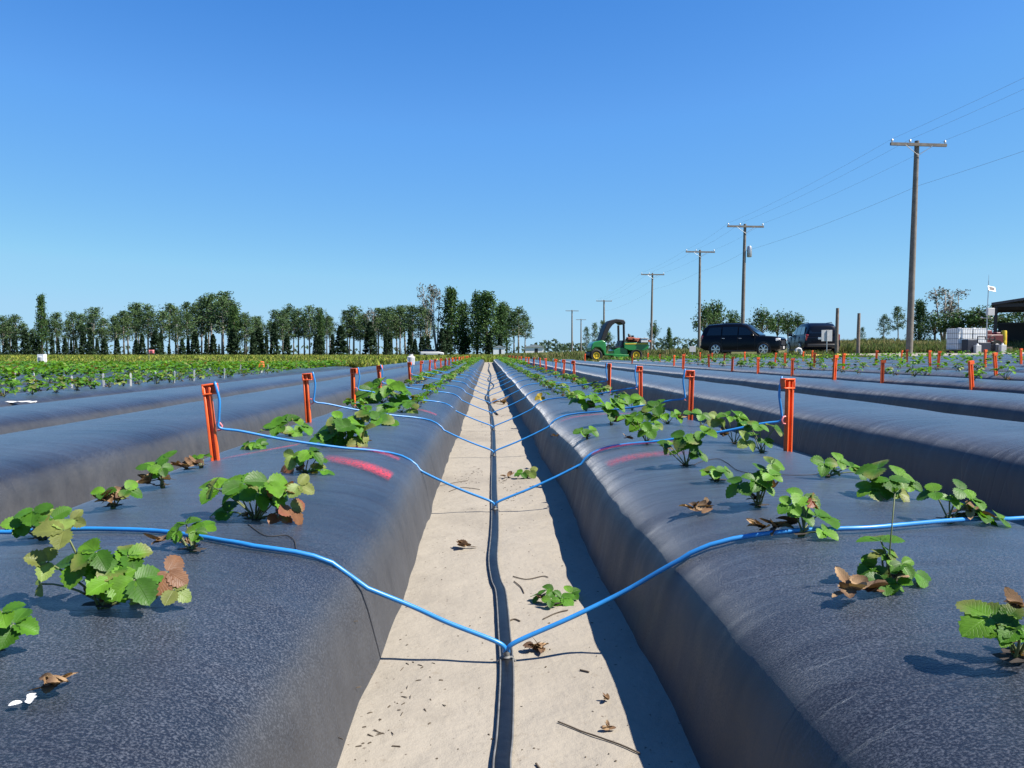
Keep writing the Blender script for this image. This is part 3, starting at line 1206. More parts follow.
def drip_tube(sd, i, Y):
    """from the hose connector up over the shoulder to the stake clip and up the stake"""
    r = random.Random(i * 7 + (sd == 'R'))
    c = hose_at(Y)
    sg = -1 if sd == 'L' else 1
    cx = CL if sd == 'L' else CR
    start = c + Vector((sg * .003, 0, .022))
    pts = [start, start + Vector((sg * .012, -.004, .018))]
    xs_ = cx - sg * .30
    zs = surf(xs_, Y) + .006
    sh = Vector((xs_, Y + .03, zs))
    for t in (.25, .5, .75):
        q = pts[1].lerp(sh, t)
        q.z += -.010 * math.sin(math.pi * t)
        pts.append(q)
    pts.append(sh)
    rad = .0045
    if i == 0:
        if sd == 'L':
            via = [(265, 552), (200, 541), (155, 535), (80, 533), (0, 532), (-70, 528)]
        else:
            via = [(700, 559), (781, 544), (835, 537), (882, 531), (960, 524), (1024, 518), (1100, 512)]
        pts = pts[:-2]
        for px, py in via:
            q = hit(px, py)
            Yq = min(max(q.y, Y - .02), Y + .12)
            q = at_y(px, py, Yq)
            q.z = max(q.z, surf(q.x, q.y) + .0045)
            pts.append(q)
    else:
        ys_ = STAKE_Y[sd]
        j = min(range(len(ys_)), key=lambda k: abs(ys_[k] - Y + .12))
        sx, sy = STX[sd], ys_[j]
        if abs(sy - Y) > .7:
            sy = Y
            sx = cx + sg * .15
            for t in (.4, .8, 1):
                x = xs_ + (sx - xs_) * t
                pts.append(Vector((x, Y + .03, surf(x, Y) + .005)))
        else:
            sz = surf(sx, sy)
            ln = lean0[sd][j] if j < 5 else 0
            clip = Vector((sx - sg * .030 + math.sin(ln) * .11, sy - .006, sz + .105))
            for t in (.3, .62, .88):
                q = sh.lerp(clip, t)
                q.z += -.012 * math.sin(math.pi * t) + .004
                q.z = max(q.z, surf(q.x, q.y) + .005)
                pts.append(q)
            pts.append(clip)
            pts.append(clip + Vector((sg * .003, 0, .03)))
            pts.append(clip + Vector((-sg * .006 + math.sin(ln) * .06, 0, .09)))
            pts.append(clip + Vector((math.sin(ln) * .12, .004, .138)))
            pts.append(clip + Vector((sg * .004 + math.sin(ln) * .13, .010, .150)))
    m_ = MB()
    path = catmull(pts, 8)
    for q in path[4:]:
        q.z = max(q.z, surf(q.x, q.y) + .008)
    m_.tube([q - start for q in path], rad, 8)
    lab = 'blue drip tube from the furrow hose over the %s, %s from the camera' % (bedname[sd], ORD[i])
    o = m_.build('drip_tube', 'blue', auto=None)
    o.location = start
    tag(o, lab, 'tube', 'blue drip tubes crossing the beds')


for i, Y in enumerate(CON):
    for sd in 'LR':
        drip_tube(sd, i, Y)

# strings across the furrow and on the plastic
def surface_line(name, label, cat, pix, rad, mat, lift=.002, grp=None):
    pts = [hit(*p) for p in pix]
    o0 = pts[0].copy()
    cp = catmull(pts, 6)
    for q in cp:
        q.z = max(q.z, surf(q.x, q.y)) + lift
    m_ = MB()
    m_.tube([q - o0 for q in cp], rad, 5)
    o = m_.build(name, mat, auto=None)
    o.location = o0
    return tag(o, label, cat, grp)


surface_line('dark_string', 'dark string curling over the plastic under the reddish leaved plant', 'string',
             [(248, 526), (262, 536), (272, 538), (286, 537), (294, 542), (296, 550)], .001, 'string', .0035)
surface_line('dark_string', 'dark string running over the shaded bed past its very small plant', 'string',
             [(694, 466), (703, 462), (718, 460), (727, 464), (742, 473), (780, 476), (812, 476), (830, 472)], .001, 'string', .0035)

# dry leaves and twigs
def dead_leaf(px, py, szpx, label, n=6, grp='dry brown leaves lying about'):
    p = hit(px, py)
    r = random.Random(px * 13 + py)
    m_ = MB()
    s = szpx * p.y / F
    for i in range(n):
        a = r.uniform(0, 6.28)
        dead_clump(m_, Vector((r.uniform(-.4, .4) * s, r.uniform(-.25, .25) * s, .003)), s * .72, r, 2)
    o = m_.build('dry_leaf', 'dead', auto=None)
    o.location = p + Vector((0, 0, .004 if abs(p.x) > .25 else .0))
    tag(o, label, 'dry leaf', grp)


dead_leaf(855, 597, 42, 'large crumpled tan leaf beside the bare stalk plant', 7)
dead_leaf(62, 692, 34, 'dry brown leaf near the white scrap on the sunlit bed', 6)
dead_leaf(699, 513, 26, 'flat heap of dry brown leaf at the tip of a plant shadow', 6)
dead_leaf(540, 653, 26, 'dry reddish leaf in the furrow just past the nearest connector', 5)
dead_leaf(605, 702, 12, 'small dark dry leaf close to the shadow edge in the furrow', 3)
dead_leaf(609, 731, 13, 'small dark dry leaf by the long twig in the furrow', 3)
dead_leaf(574, 471, 10, 'tan dry leaf stuck on the shaded shoulder under the second tube', 3)
dead_leaf(556, 438, 9, 'tan dry leaf stuck on the shaded shoulder under the third tube', 3)
dead_leaf(509, 478, 12, 'thin dry leaf in the furrow past the second connector', 3)
dead_leaf(499, 404, 16, 'dark dry leaves beside the hose far along the furrow', 3)
dead_leaf(466, 549, 22, 'dry grass wisp in the furrow beyond the nearest tubes', 3)
dead_leaf(668, 452, 10, 'small dry leaf on the shaded bed by the red streak', 3)
dead_leaf(1005, 640, 12, 'dark dry leaf under the plant nearest on the shaded bed', 3)


def twig(pix, label, rad=.0016):
    surface_line('twig', label, 'twig', pix, rad * .8, 'twig', .0022, 'dry twigs in the furrow')


twig([(558, 723), (580, 732), (606, 741), (640, 755)], 'long dark twig slanting towards the shaded bed')
twig([(513, 577), (526, 580), (542, 577), (548, 578)], 'forked dry twig beside the hose before the seedling')
twig([(514, 582), (521, 588), (524, 594)], 'short bent twig beside the forked twig')
twig([(507, 623), (514, 620), (520, 622)], 'short curved twig touching the hose beyond the nearest connector', .002)
twig([(543, 620), (556, 614), (568, 611)], 'faint straight twig just below the furrow seedling')
twig([(536, 765), (541, 772), (544, 776)], 'short dark twig at the bottom of the photo', .002)
twig([(576, 776), (580, 671), (589, 673)][1:], 'tiny dark twig midway to the shadow edge', .002)
twig([(440, 486), (455, 483), (468, 481)], 'thin twig among crumbs past the second connector', .0015)
twig([(449, 492), (462, 488), (480, 490)], 'thin dry stalk beside the hose past the second connector', .0015)

# white scrap and hole near the corner
p = hit(28, 706)
m_ = MB()
r = random.Random(3)
for i in range(4):
    a = r.uniform(0, 6.28)
    leaflet(m_, Vector((r.uniform(-.004, .006), r.uniform(-.005, .005), .002)), Vector((math.cos(a), math.sin(a), .1)), Vector((r.uniform(-.3, .3), 0, 1)), .011, .008, .3, .1, (.7, .7, .66))
o = m_.build('white_scrap', 'paper', auto=None)
o.location = p + Vector((0, 0, .004))
tag(o, 'white scrap lying on the sunlit bed near the photo corner', 'scrap')

# litter crumbs (uncountable)
m_ = MB()
r = random.Random(9)
for i in range(300):
    y = 1.0 + 6.5 * r.random() ** 1.6
    x = r.uniform(-.19, .27)
    s = r.uniform(.0008, .0024)
    z = surf(x, y) + .001
    a = r.uniform(0, 3.14)
    L = s * r.uniform(.8, 3.5)
    m_.box((x, y, z), (L, s, s * .6), Matrix.Rotation(a, 3, 'Z') @ Matrix.Rotation(r.uniform(-.3, .3), 3, 'Y'), r.uniform(.2, .8))
for cx_, cy_ in ((-.10, 3.55), (-.06, 3.75), (.07, 3.5), (.10, 3.2), (-.14, 1.33), (-.16, 1.2), (.05, 5.6), (.12, 7.1), (-.03, 6.4)):
    for i in range(20):
        x, y = cx_ + r.gauss(0, .035), cy_ + r.gauss(0, .09)
        L = r.uniform(.002, .016)
        m_.box((x, y, surf(x, y) + .0012), (L, r.uniform(.0008, .0022), .0012), Matrix.Rotation(r.uniform(0, 3.14), 3, 'Z') @ Matrix.Rotation(r.uniform(-.25, .25), 3, 'Y'), r.uniform(.3, .9))
tag(m_.build('plant_litter', 'twig', smooth=False), 'dark crumbs of plant litter scattered over the furrow sand', None, None, 'stuff')

# orange stakes on the far beds towards the cars
FS = [(660, 362), (674, 366), (684, 364), (709, 367), (732, 371), (724, 364), (758, 373), (775, 363), (792, 376), (785, 366), (814, 367), (834, 380),
      (843, 369), (683, 369), (843, 366), (882, 383), (876, 364), (901, 361), (907, 362), (930, 366), (938, 367), (972, 389), (985, 367), (996, 375),
      (1021, 364), (585, 361), (599, 361), (632, 364), (648, 360), (700, 360), (712, 361), (745, 361), (803, 361), (812, 360)]
for i, (px, py) in enumerate(FS):
    p = hit(px, py)
    big = py >= 371
    lab = {(972, 389): 'orange stake tilted towards the furrow, alone past the bare car-side bed',
           (882, 383): 'upright orange stake below the left fence post, car-side beds',
           (834, 380): 'upright orange stake directly below the white blank sign',
           (996, 375): 'reddish orange stake below the weather mast',
           (792, 376): 'orange stake between the two cars, behind the first shaded-bed stake'}.get((px, py))
    if lab:
        far_stake(p.x, p.y, {972: -.12, 996: -.14}.get(px, 0.02), lab.replace('left fence post', 'utility pole'), 'orange stakes on the beds towards the cars', 1.1)
    else:
        far_stake(p.x, p.y, rnd.uniform(-.05, .05), 'small orange stake scattered on the sparse beds before the parked cars', 'orange stakes on the beds towards the cars', 1.1)
# ------------------------------------------------------------------ far green field, weeds, grass
def blades(mb, x, y, z, h, w, r, cols, lean=.35):
    a = r.uniform(0, 6.283)
    d = Vector((math.cos(a), math.sin(a), 0)) * w / 2
    l = Vector((r.uniform(-1, 1), r.uniform(-1, 1), 0)) * h * lean
    b = Vector((x, y, z))
    c = r.choice(cols)
    q = r.uniform(.75, 1.25)
    c = tuple(v * q for v in c)
    m = b + l * .4 + Vector((0, 0, h * .6))
    mb.add([b - d, b + d, m + d * .8, m - d * .8, b + l + Vector((0, 0, h))], [(0, 1, 2, 3), (3, 2, 4)], None, c)


GC = [tuple(c * 0.78 for c in t_) for t_ in [(.11, .17, .035), (.08, .145, .03), (.17, .19, .05), (.24, .21, .09), (.13, .18, .045)]]
YC = [tuple(c * 0.78 for c in t_) for t_ in [(.29, .33, .045), (.22, .29, .04), (.34, .34, .06), (.16, .25, .03)]]
r = random.Random(12)
mb = MB()
for i in range(52000):
    y = 25.2 + 155 * r.random() ** 2.8
    x = r.uniform(-.70, .10) * y - 3
    if x > -4.0 and y < 50:
        continue
    h = r.uniform(.22, .40) + (.1 if y > 60 else 0)
    low_plant_z = g(x, y)
    blades(mb, x, y, low_plant_z, h, r.uniform(.10, .22), r, YC if r.random() < .8 else GC, .5)
tag(mb.build('crop_canopy', 'grass', smooth=False), 'yellowish green crop field in front of the pine trees', None, None, 'stuff')
mb = MB()
# weeds round the utility vehicle and in front of the cars
for i in range(15000):
    y = 34 + 16 * r.random() ** 1.3
    x = r.uniform(2.6, 17)
    if y > 41 and x > 13:
        continue
    z = g(x, y)
    hh = r.uniform(.08, .26) * (1 + .8 * max(0, noise.noise(Vector((x * .35, y * .2, 2)))))
    blades(mb, x, y, z, hh, r.uniform(.02, .05), r, GC, .5)
for i in range(9000):
    y = 52 + 30 * r.random() ** 1.5
    x = r.uniform(.02, .30) * y
    blades(mb, x, y, g(x, y), r.uniform(.2, .6), r.uniform(.04, .09), r, GC + [(.26, .22, .10)], .5)
# tall grass on the bank behind the sandy road
for i in range(26000):
    y = 52.5 + 22 * r.random() ** 1.4
    x = r.uniform(.40, .74) * y
    z = g(x, y)
    hh = r.uniform(.25, .75) * (.7 + .8 * max(0, noise.noise(Vector((x * .16, y * .13, 5))) + .35))
    cols = GC if noise.noise(Vector((x * .2, y * .2, 8))) > -.1 else [(.24, .21, .09), (.20, .19, .07), (.14, .15, .04)]
    blades(mb, x, y, z, hh, r.uniform(.03, .09), r, cols, .45)
for i in range(5000):
    y = r.uniform(44, 51)
    x = r.uniform(29, 36)
    if x > 34 or noise.noise(Vector((x * .5, y * .5, 3))) > .05:
        blades(mb, x, y, g(x, y), r.uniform(.1, .35), r.uniform(.02, .06), r, GC, .5)
for i in range(4000):
    y = r.uniform(33.2, 36.5)
    x = r.uniform(8, 17)
    blades(mb, x, y, g(x, y), r.uniform(.05, .16), r.uniform(.02, .05), r, GC, .5)
tag(mb.build('weedy_grass', 'grass', smooth=False), 'weeds and tall grass along the field edge and bank', None, None, 'stuff')

# ------------------------------------------------------------------ trees
def leafquad(mb, c, s, r, col):
    d = rv(r).normalized()
    e = d.cross(rv(r)).normalized()
    k = r.uniform(.5, 1.0)
    mb.add([c - d * s * .5, c + e * s * .35 * k, c + d * s * .55, c - e * s * .35 * k], [(0, 1, 2, 3)], None, col)


PINEC = [tuple(c * 1.12 for c in t_) for t_ in [(.048, .088, .032), (.062, .11, .038), (.085, .135, .045), (.035, .068, .028)]]
DENSEC = [tuple(c * 0.95 for c in t_) for t_ in [(.035, .08, .022), (.055, .115, .03), (.08, .14, .036), (.025, .058, .018)]]
GREYC = [tuple(c * 0.9 for c in t_) for t_ in [(.12, .12, .095), (.09, .10, .075), (.15, .14, .11)]]
CEDC = [tuple(c * 0.9 for c in t_) for t_ in [(.022, .046, .02), (.032, .06, .024), (.016, .036, .016)]]


def make_tree(kind, seed, H):
    """unit: metres; returns (trunk mesh, crown mesh)"""
    r = random.Random(seed)
    tb, cb = MB(), MB()
    if kind == 'pine':
        lean = Vector((r.uniform(-.3, .3), r.uniform(-.3, .3), 0))
        top = lean + Vector((0, 0, H))
        path = [Vector((0, 0, -.3)), lean * .3 + Vector((0, 0, H * .35)), lean * .7 + Vector((0, 0, H * .7)), top]
        tb.tube(path, [.17, .14, .09, .03], 7)
        start = H * r.uniform(.36, .5)
        nl = 30
        for i in range(nl):
            t = (i + r.random()) / nl
            z = start + (H - start) * t
            rad = H * .25 * ((1 - t) ** .65 * .85 + .14) * min(1, .45 + t * 3) * r.uniform(.5, 1.25)
            a = i * 2.4 + r.uniform(-.6, .6)
            b = lean * (z / H) + Vector((0, 0, z))
            tip = b + Vector((math.cos(a) * rad, math.sin(a) * rad, rad * r.uniform(.1, .6)))
            tb.tube([b, (b + tip) / 2 + Vector((0, 0, -.05 * rad)), tip], [.045, .03, .012], 5)
            for q in range(r.choice((2, 3, 3))):
                c0 = b.lerp(tip, r.uniform(.45, 1.05)) + rv(r, .25)
                col = r.choice(PINEC)
                cs = r.uniform(.35, .7)
                for j in range(22):
                    leafquad(cb, c0 + rv(r, cs) * .95, r.uniform(.2, .42), r, col)
        for j in range(34):
            leafquad(cb, top + Vector((r.gauss(0, .3), r.gauss(0, .3), r.uniform(-.8, .35))), .45, r, r.choice(PINEC))
    elif kind == 'dense':
        tb.tube([(0, 0, -.3), (0, .1, H * .5), (0, 0, H * .95)], [.25, .16, .04], 8)
        nl = 64
        for i in range(nl):
            t = ((i + r.random()) / nl) ** .9
            z = H * (.08 + .9 * t)
            rad = H * .20 * (1 - t) ** .62 * (.62 + .38 * min(1, t / .15)) * r.uniform(.6, 1.2)
            a = i * 2.4 + r.uniform(-.7, .7)
            b = Vector((0, 0, z * .95))
            tip = Vector((math.cos(a) * rad, math.sin(a) * rad, z + rad * .25))
            if i % 2 == 0:
                tb.tube([b, tip], [.05, .012], 5)
            for q in range(3):
                c0 = b.lerp(tip, r.uniform(.5, 1.05)) + rv(r, .2)
                col = r.choice(DENSEC)
                cs = r.uniform(.4, .8)
                for j in range(20):
                    leafquad(cb, c0 + rv(r, cs), r.uniform(.22, .45), r, col)
    elif kind == 'sparse':
        for s in range(3):
            a = r.uniform(0, 6.28)
            tp = Vector((math.cos(a) * H * .10, math.sin(a) * H * .10, H * r.uniform(.82, 1)))
            mid = tp * .5 + rv(r, .3)
            tb.tube([(0, 0, -.3), mid * .5, mid, tp], [.16, .13, .09, .03], 7)
            for i in range(15):
                t = r.uniform(.4, 1)
                b = mid.lerp(tp, (t - .4) / .6)
                rad = H * .11 * r.uniform(.4, 1.1)
                a2 = r.uniform(0, 6.28)
                tip = b + Vector((math.cos(a2) * rad, math.sin(a2) * rad, rad * r.uniform(.2, .9)))
                tb.tube([b, tip], [.04, .012], 5)
                col = r.choice(GREYC if r.random() < .75 else PINEC)
                for j in range(12):
                    leafquad(cb, b.lerp(tip, r.uniform(.4, 1.1)) + rv(r, .4), r.uniform(.2, .42), r, col)
    elif kind == 'cedar':
        tb.tube([(0, 0, -.2), (0, 0, H * .9)], [.10, .02], 6)
        for i in range(420):
            t = r.random() ** .85
            z = H * (.02 + .96 * t)
            rad = H * .17 * (1 - t) ** .55 * r.uniform(.5, 1.1)
            a = r.uniform(0, 6.28)
            leafquad(cb, Vector((math.cos(a) * rad, math.sin(a) * rad, z)), r.uniform(.45, .8), r, r.choice(CEDC))
    elif kind == 'round':
        tb.tube([(0, 0, -.3), (.1, 0, H * .35), (0, 0, H * .6)], [.22, .17, .10], 8)
        for i in range(30):
            a = i * 2.4 + r.uniform(-.4, .4)
            el = r.uniform(-.25, 1.4)
            rad = H * .34 * r.uniform(.65, 1.1)
            tip = Vector((math.cos(a) * math.cos(el) * rad * 1.05, math.sin(a) * math.cos(el) * rad * 1.05, H * .58 + math.sin(el) * rad * 1.2))
            b = Vector((0, 0, H * r.uniform(.3, .6)))
            tb.tube([b, (b + tip) / 2 + Vector((0, 0, .2)), tip], [.07, .045, .015], 5)
            for q in range(3):
                c0 = b.lerp(tip, r.uniform(.6, 1.05)) + rv(r, .3)
                col = r.choice(DENSEC)
                cs = r.uniform(.45, .9)
                for j in range(14):
                    leafquad(cb, c0 + rv(r, cs), r.uniform(.28, .55), r, col)
    return tb, cb


TREES = {}
for kind, n, H in (('pine', 5, 10), ('dense', 3, 10), ('sparse', 3, 10), ('cedar', 3, 5), ('round', 3, 8)):
    for i in range(n):
        tb, cb = make_tree(kind, 50 + i * 3 + len(kind), H)
        TREES[(kind, i)] = (tb.mesh('trunk', 'barkpale' if kind in ('sparse', 'pine') else 'bark', True, None), cb.mesh('crown', 'foliage', False), H)
NAMEK = {'pine': 'pine_tree', 'dense': 'dense_tree', 'sparse': 'sparse_tree', 'cedar': 'cedar_shrub', 'round': 'bushy_tree'}
trng = random.Random(77)


def plant_tree(kind, px, topy, D, label, group=None, wk=1.0, cat='tree'):
    p = at_y(px, topy, D)
    x = p.x
    z0 = g(x, D)
    n = max(i for (k, i) in TREES if k == kind) + 1
    tm, cm, H = TREES[(kind, trng.randrange(n))]
    s = (p.z - z0) / H
    root = bpy.data.objects.new(NAMEK[kind], None)
    COL.objects.link(root)
    root.location = (x, D, z0)
    root.rotation_euler = (0, 0, trng.uniform(0, 6.28))
    root.scale = (s * wk, s * wk, s)
    for nm, me in (('trunk', tm), ('crown', cm)):
        o = bpy.data.objects.new(nm, me)
        COL.objects.link(o)
        o.parent = root
    tag(root, label, cat, group)
    return root


PL = 'slender pine tree in the long tree row beyond the leafy field'
PG = 'pine trees of the long row'
zx = lambda v: v / 3.938
pines = [(3, 318), (-8, 316), (10, 320), (16, 317), (57, 313), (73, 313), (82, 315), (93, 309), (104, 320), (114, 318), (123, 313), (136, 304), (147, 306), (168, 305),
         (176, 310), (187, 304), (200, 300), (211, 296), (221, 295), (230, 303), (245, 315), (255, 317)]
pines += [(250 + zx(a), 270 + zx(b)) for a, b in ((20, 190), (105, 165), (128, 160), (150, 150), (190, 155), (235, 150), (275, 155), (300, 185), (385, 165), (405, 150),
                                                  (430, 185), (455, 178), (505, 150), (530, 160), (560, 150), (590, 158), (610, 145), (640, 155), (670, 155), (700, 168), (990, 138), (1012, 150), (1040, 168))]
pines += [(519, 309), (525, 318)]
for k_ in range(36):
    px = -12 + k_ * 11.7 + trng.uniform(-2.5, 2.5)
    if 262 < px < 268 or 333 < px < 340 or px > 412:
        continue
    pines.append((px, min((t_ for t_ in pines), key=lambda t_: abs(t_[0] - px))[1] + trng.uniform(3, 10)))
for px, ty in pines:
    plant_tree('pine', px + trng.uniform(-.8, .8), ty + trng.uniform(-1.5, 1.5), 205 + trng.uniform(-8, 14), PL, PG, trng.uniform(.95, 1.35))
plant_tree('dense', 41, 295, 196, 'tall narrow dense tree standing above the pines near the photo edge', None, .62)
plant_tree('dense', 234, 306, 197, 'dense tree at the end of the tallest pine clump, behind orange marker', None, .8)
plant_tree('dense', 451, 288, 196, 'tallest pointed dense tree beside the bare greyish trees', None, 1.01)
plant_tree('dense', 463, 303, 198, 'shorter dense tree leaning on the tallest pointed one', None, 1.12)
plant_tree('dense', 477, 293, 203, 'narrow dense tree between two broader dense trees', None, 0.87)
plant_tree('dense', 487, 292, 194, 'broadest dense tree close to the end of the tree row', None, 1.37)
plant_tree('dense', 501, 305, 200, 'lower dense tree on the open end side of the broadest one', None, 0.98)
plant_tree('dense', 321, 312, 198, 'dense tree closing the rounded clump before the gap in the row', None, .6)
plant_tree('sparse', 427, 284, 204, 'thin leafed greyish tree, the first of the bare looking pair', None, .75)
plant_tree('sparse', 437, 283, 198, 'taller thin leafed greyish tree beside the tallest pointed dense tree', None, .8)
plant_tree('sparse', 371, 306, 201, 'pale greyish tree amid the pines after the gap in the row', None, .8)
ced = [(6, 341), (14, 338), (25, 334), (32, 336), (38, 340), (52, 337), (58, 341), (65, 340), (71, 343), (76, 341), (83, 335), (90, 332), (97, 341), (104, 341), (117, 341), (136, 342),
       (142, 335), (155, 332), (161, 333), (169, 345), (182, 341), (188, 338), (195, 334), (206, 338), (213, 336), (219, 346), (233, 331), (253, 336), (259, 333), (-6, 338), (-2, 342)]
ced += [(250 + zx(a), 270 + zx(b)) for a, b in ((10, 255), (35, 240), (65, 255), (95, 222), (145, 262), (260, 262), (275, 268), (325, 262), (358, 232), (472, 208), (535, 250), (548, 265), (630, 225),
                                                (650, 275), (678, 275), (700, 268), (755, 235), (775, 250), (845, 262), (945, 250), (985, 262))]
for px, ty in ced:
    plant_tree('cedar', px, ty - 2.5 + trng.uniform(-1.5, 1.5), 190 + trng.uniform(-5, 6), 'dark columnar shrub at the foot of the pine row', 'dark columnar shrubs under the pines', trng.uniform(.6, 1.5), 'shrub')
# trees on the parked car side
CG = None
plant_tree('round', 705, 303, 122, 'bushy tree behind the black car, crossed by the third utility pole', None, 0.74)
plant_tree('round', 716, 303, 126, 'bushy dark tree rising over the rear roof of the black car', None, 0.84)
plant_tree('round', 733, 313, 130, 'lower bushy tree beside the second utility pole behind the black car', None, 0.9)
plant_tree('round', 762, 307, 120, 'broad bushy tree over the bonnet of the black car', None, 0.96)
plant_tree('round', 778, 311, 124, 'bushy tree halfway between the two cars', None, 0.84)
plant_tree('round', 788, 312, 127, 'tree just beside the roof of the blue black car', None, 0.72)
plant_tree('round', 798, 315, 122, 'lowest bushy tree peeking over the blue black car', None, 0.72)
plant_tree('pine', 862, 328, 165, 'tiny far pine tree between the fence posts and the tall pole', None, .8)
plant_tree('pine', 884, 316, 118, 'sparse pine tree, first one behind the grass bank', None, 1.0)
plant_tree('pine', 899, 308, 112, 'taller sparse pine tree next to the tall utility pole', None, 1.0)
plant_tree('dense', 920, 301, 104, 'dark dense tree just past the tall utility pole', None, 1.22)
plant_tree('round', 935, 312, 100, 'dark bushy tree under the big bare topped tree', None, 1.22)
plant_tree('sparse', 945, 285, 102, 'large loose topped greyish tree above the dark bushes', None, 1.42)
plant_tree('sparse', 957, 289, 104, 'second loose greyish tree crown leaning towards the shed', None, 1.28)
plant_tree('round', 955, 310, 98, 'dark bushy tree right behind the white tank', None, 1.35)
plant_tree('round', 971, 308, 97, 'dark bushy tree between the white tank and weather mast', None, 1.35)
plant_tree('round', 984, 308, 96, 'dark bushy tree directly behind the weather mast', None, 1.22)
plant_tree('round', 1003, 312, 100, 'dark bushy tree seen under the shed roof', None, 1.49)
plant_tree('round', 1024, 306, 98, 'dark bushy tree behind the far shed post', None, 1.35)
plant_tree('round', 565, 345, 175, 'small dark round tree alone near the furrow end', None, 1.2)
plant_tree('pine', 587, 328, 150, 'small sparse pine in front of the green utility vehicle', None, .8)
plant_tree('pine', 595, 324, 146, 'sparse pine tree behind the vehicle canopy front', None, .8)
plant_tree('pine', 603, 322, 150, 'sparse pine tree behind the vehicle canopy top', None, .9)
plant_tree('round', 608, 333, 150, 'low leafy tree seen through the vehicle cab', None, .9)
plant_tree('round', 654, 321, 140, 'leafy tree crossed by the fourth utility pole', None, .6)
plant_tree('dense', 669, 328, 135, 'small pointed tree between the vehicle and the black car', None, .9)
# low far woods
mb = MB()
r = random.Random(31)
for i in range(5200):
    D = r.uniform(330, 380)
    px = r.uniform(528, 1040) if r.random() < .85 else r.uniform(-40, 530)
    x = (px - 488) * D / 800
    hm = 4.0 + 3.0 * noise.noise(Vector((px * .03, 0, 0))) + 1.5 * noise.noise(Vector((px * .12, 3, 0)))
    if px > 610: hm += 1.6
    z = g(x, D) + max(.6, hm) * r.random()
    leafquad(mb, Vector((x, D, z)), r.uniform(1.2, 2.4), r, r.choice(((.05, .085, .05), (.065, .10, .06), (.04, .07, .045))))
tag(mb.build('far_woods', 'foliage', smooth=False), 'low hazy far woods along the horizon', None, None, 'stuff')

# ------------------------------------------------------------------ power line
POLES = [(40.0, 909, 917, 143, 'tallest wooden utility pole with crossarm, near the shed'),
         (63.0, 742, 745, 226, 'utility pole with a small grey transformer box behind the black car'),
         (83.0, 699, 700, 252, 'third utility pole of the line, over the black car tail'),
         (105.0, 651, 652.5, 275, 'fourth utility pole of the line, past the vehicle cargo bed'),
         (158.0, 604, 604, 302, 'thin far utility pole rising behind the black canopy'),
         (190.0, 572, 572, 312, 'very thin far utility pole without visible braces nearest the furrow end'),
         (242.0, 581, 581, 321, 'shortest farthest utility pole in front of the vehicle hood')]
arm_pts = []
for i, (D, bx, tx, ty, lab) in enumerate(POLES):
    t = at_y(tx, ty - 2, D)
    x0 = XP(bx, D)
    b = Vector((x0, D, g(x0, D)))
    root = thing('utility_pole', lab, 'utility pole', b, 0, 'utility poles of the power line')
    top = t - b
    w = (.155 if i == 0 else .15) * (1 if D < 150 else 1.3)
    m_ = MB()
    m_.tube([Vector((0, 0, -.3)), top * .5, top], [w * 1.08, w * .95, w * .72], 12)
    m_.build('pole_shaft', 'polewood', root)
    arm = MB()
    ang = R(4)
    ax = Vector((math.cos(ang), math.sin(ang), 0))
    rot = Matrix.Rotation(ang, 3, 'Z')
    hw = 1.48 if i < 2 else 1.55
    ac = top + Vector((0, -w, -.22))
    arm.box(ac, (hw * 2, .11, .14), rot)
    arm.build('crossarm', 'polewood', root)
    ends = []
    for e, off in enumerate((-hw + .08, -.45, hw - .08)):
        m_ = MB()
        q = ac + ax * off
        m_.lathe([(.018, .06), (.02, .12), (.06, .13), (.05, .17), (.065, .18), (.045, .23), (.03, .25)], Matrix.Translation(q), 10)
        if i < 5:
            m_.build('insulator', 'insul', root)
        ends.append(b + q + Vector((0, 0, .25)))
    if i < 4:
        br = MB()
        for s in (-1, 1):
            br.tube([ac + ax * (s * .72) + Vector((0, -.07, -.05)), top + Vector((0, -w, -.75))], .018, 5)
        br.build('brace', 'galv', root)
    if i == 1:
        m_ = MB()
        m_.lathe([(.16, 0), (.19, .05), (.19, .75), (.15, .85), (.05, .88)], Matrix.Translation(top + Vector((.36, -.05, -2.6))), 14)
        m_.tube([top + Vector((.15, -.02, -2.1)), top + Vector((.3, -.02, -2.1))], .03, 6)
        m_.build('transformer', 'galv', root)
    ends.append(b + top * .79 + Vector((.1, -w, 0)))
    if D < 200 and i != 5:
        arm_pts.append(ends)
first = arm_pts[0]
for k, nm in enumerate(('outermost power wire on the field side of the crossarms', 'middle power wire on the crossarms, beside the pole tops',
                        'power wire on the road side ends of the crossarms', 'lowest power wire running well below the crossarms')):
    m_ = MB()
    pts = []
    start = Vector((first[k].x + .9, 6.0, first[k].z + .1))
    chain = [start] + [a[k] for a in arm_pts]
    for a, b in zip(chain, chain[1:]):
        for j in range(10):
            t = j / 10
            q = a.lerp(b, t)
            q.z -= .35 * 4 * t * (1 - t) * ((b - a).length / 40)
            pts.append(q)
    pts.append(chain[-1])
    m_.tube([p - start for p in pts], .0045 if k < 3 else .006, 5)
    o = m_.build('power_wire', 'wire', auto=None)
    o.location = start
    tag(o, nm, 'wire', 'wires of the power line')

# ------------------------------------------------------------------ cars
def loft(m_, stations, n_side=None):
    rows = len(stations)
    n = len(stations[0])
    vs = [p for st in stations for p in st]
    fs = []
    for i in range(rows - 1):
        for j in range(n):
            k = (j + 1) % n
            fs.append((i * n + j, i * n + k, (i + 1) * n + k, (i + 1) * n + j))
    fs.append(tuple(range(n - 1, -1, -1)))
    fs.append(tuple((rows - 1) * n + j for j in range(n)))
    m_.add(vs, fs)


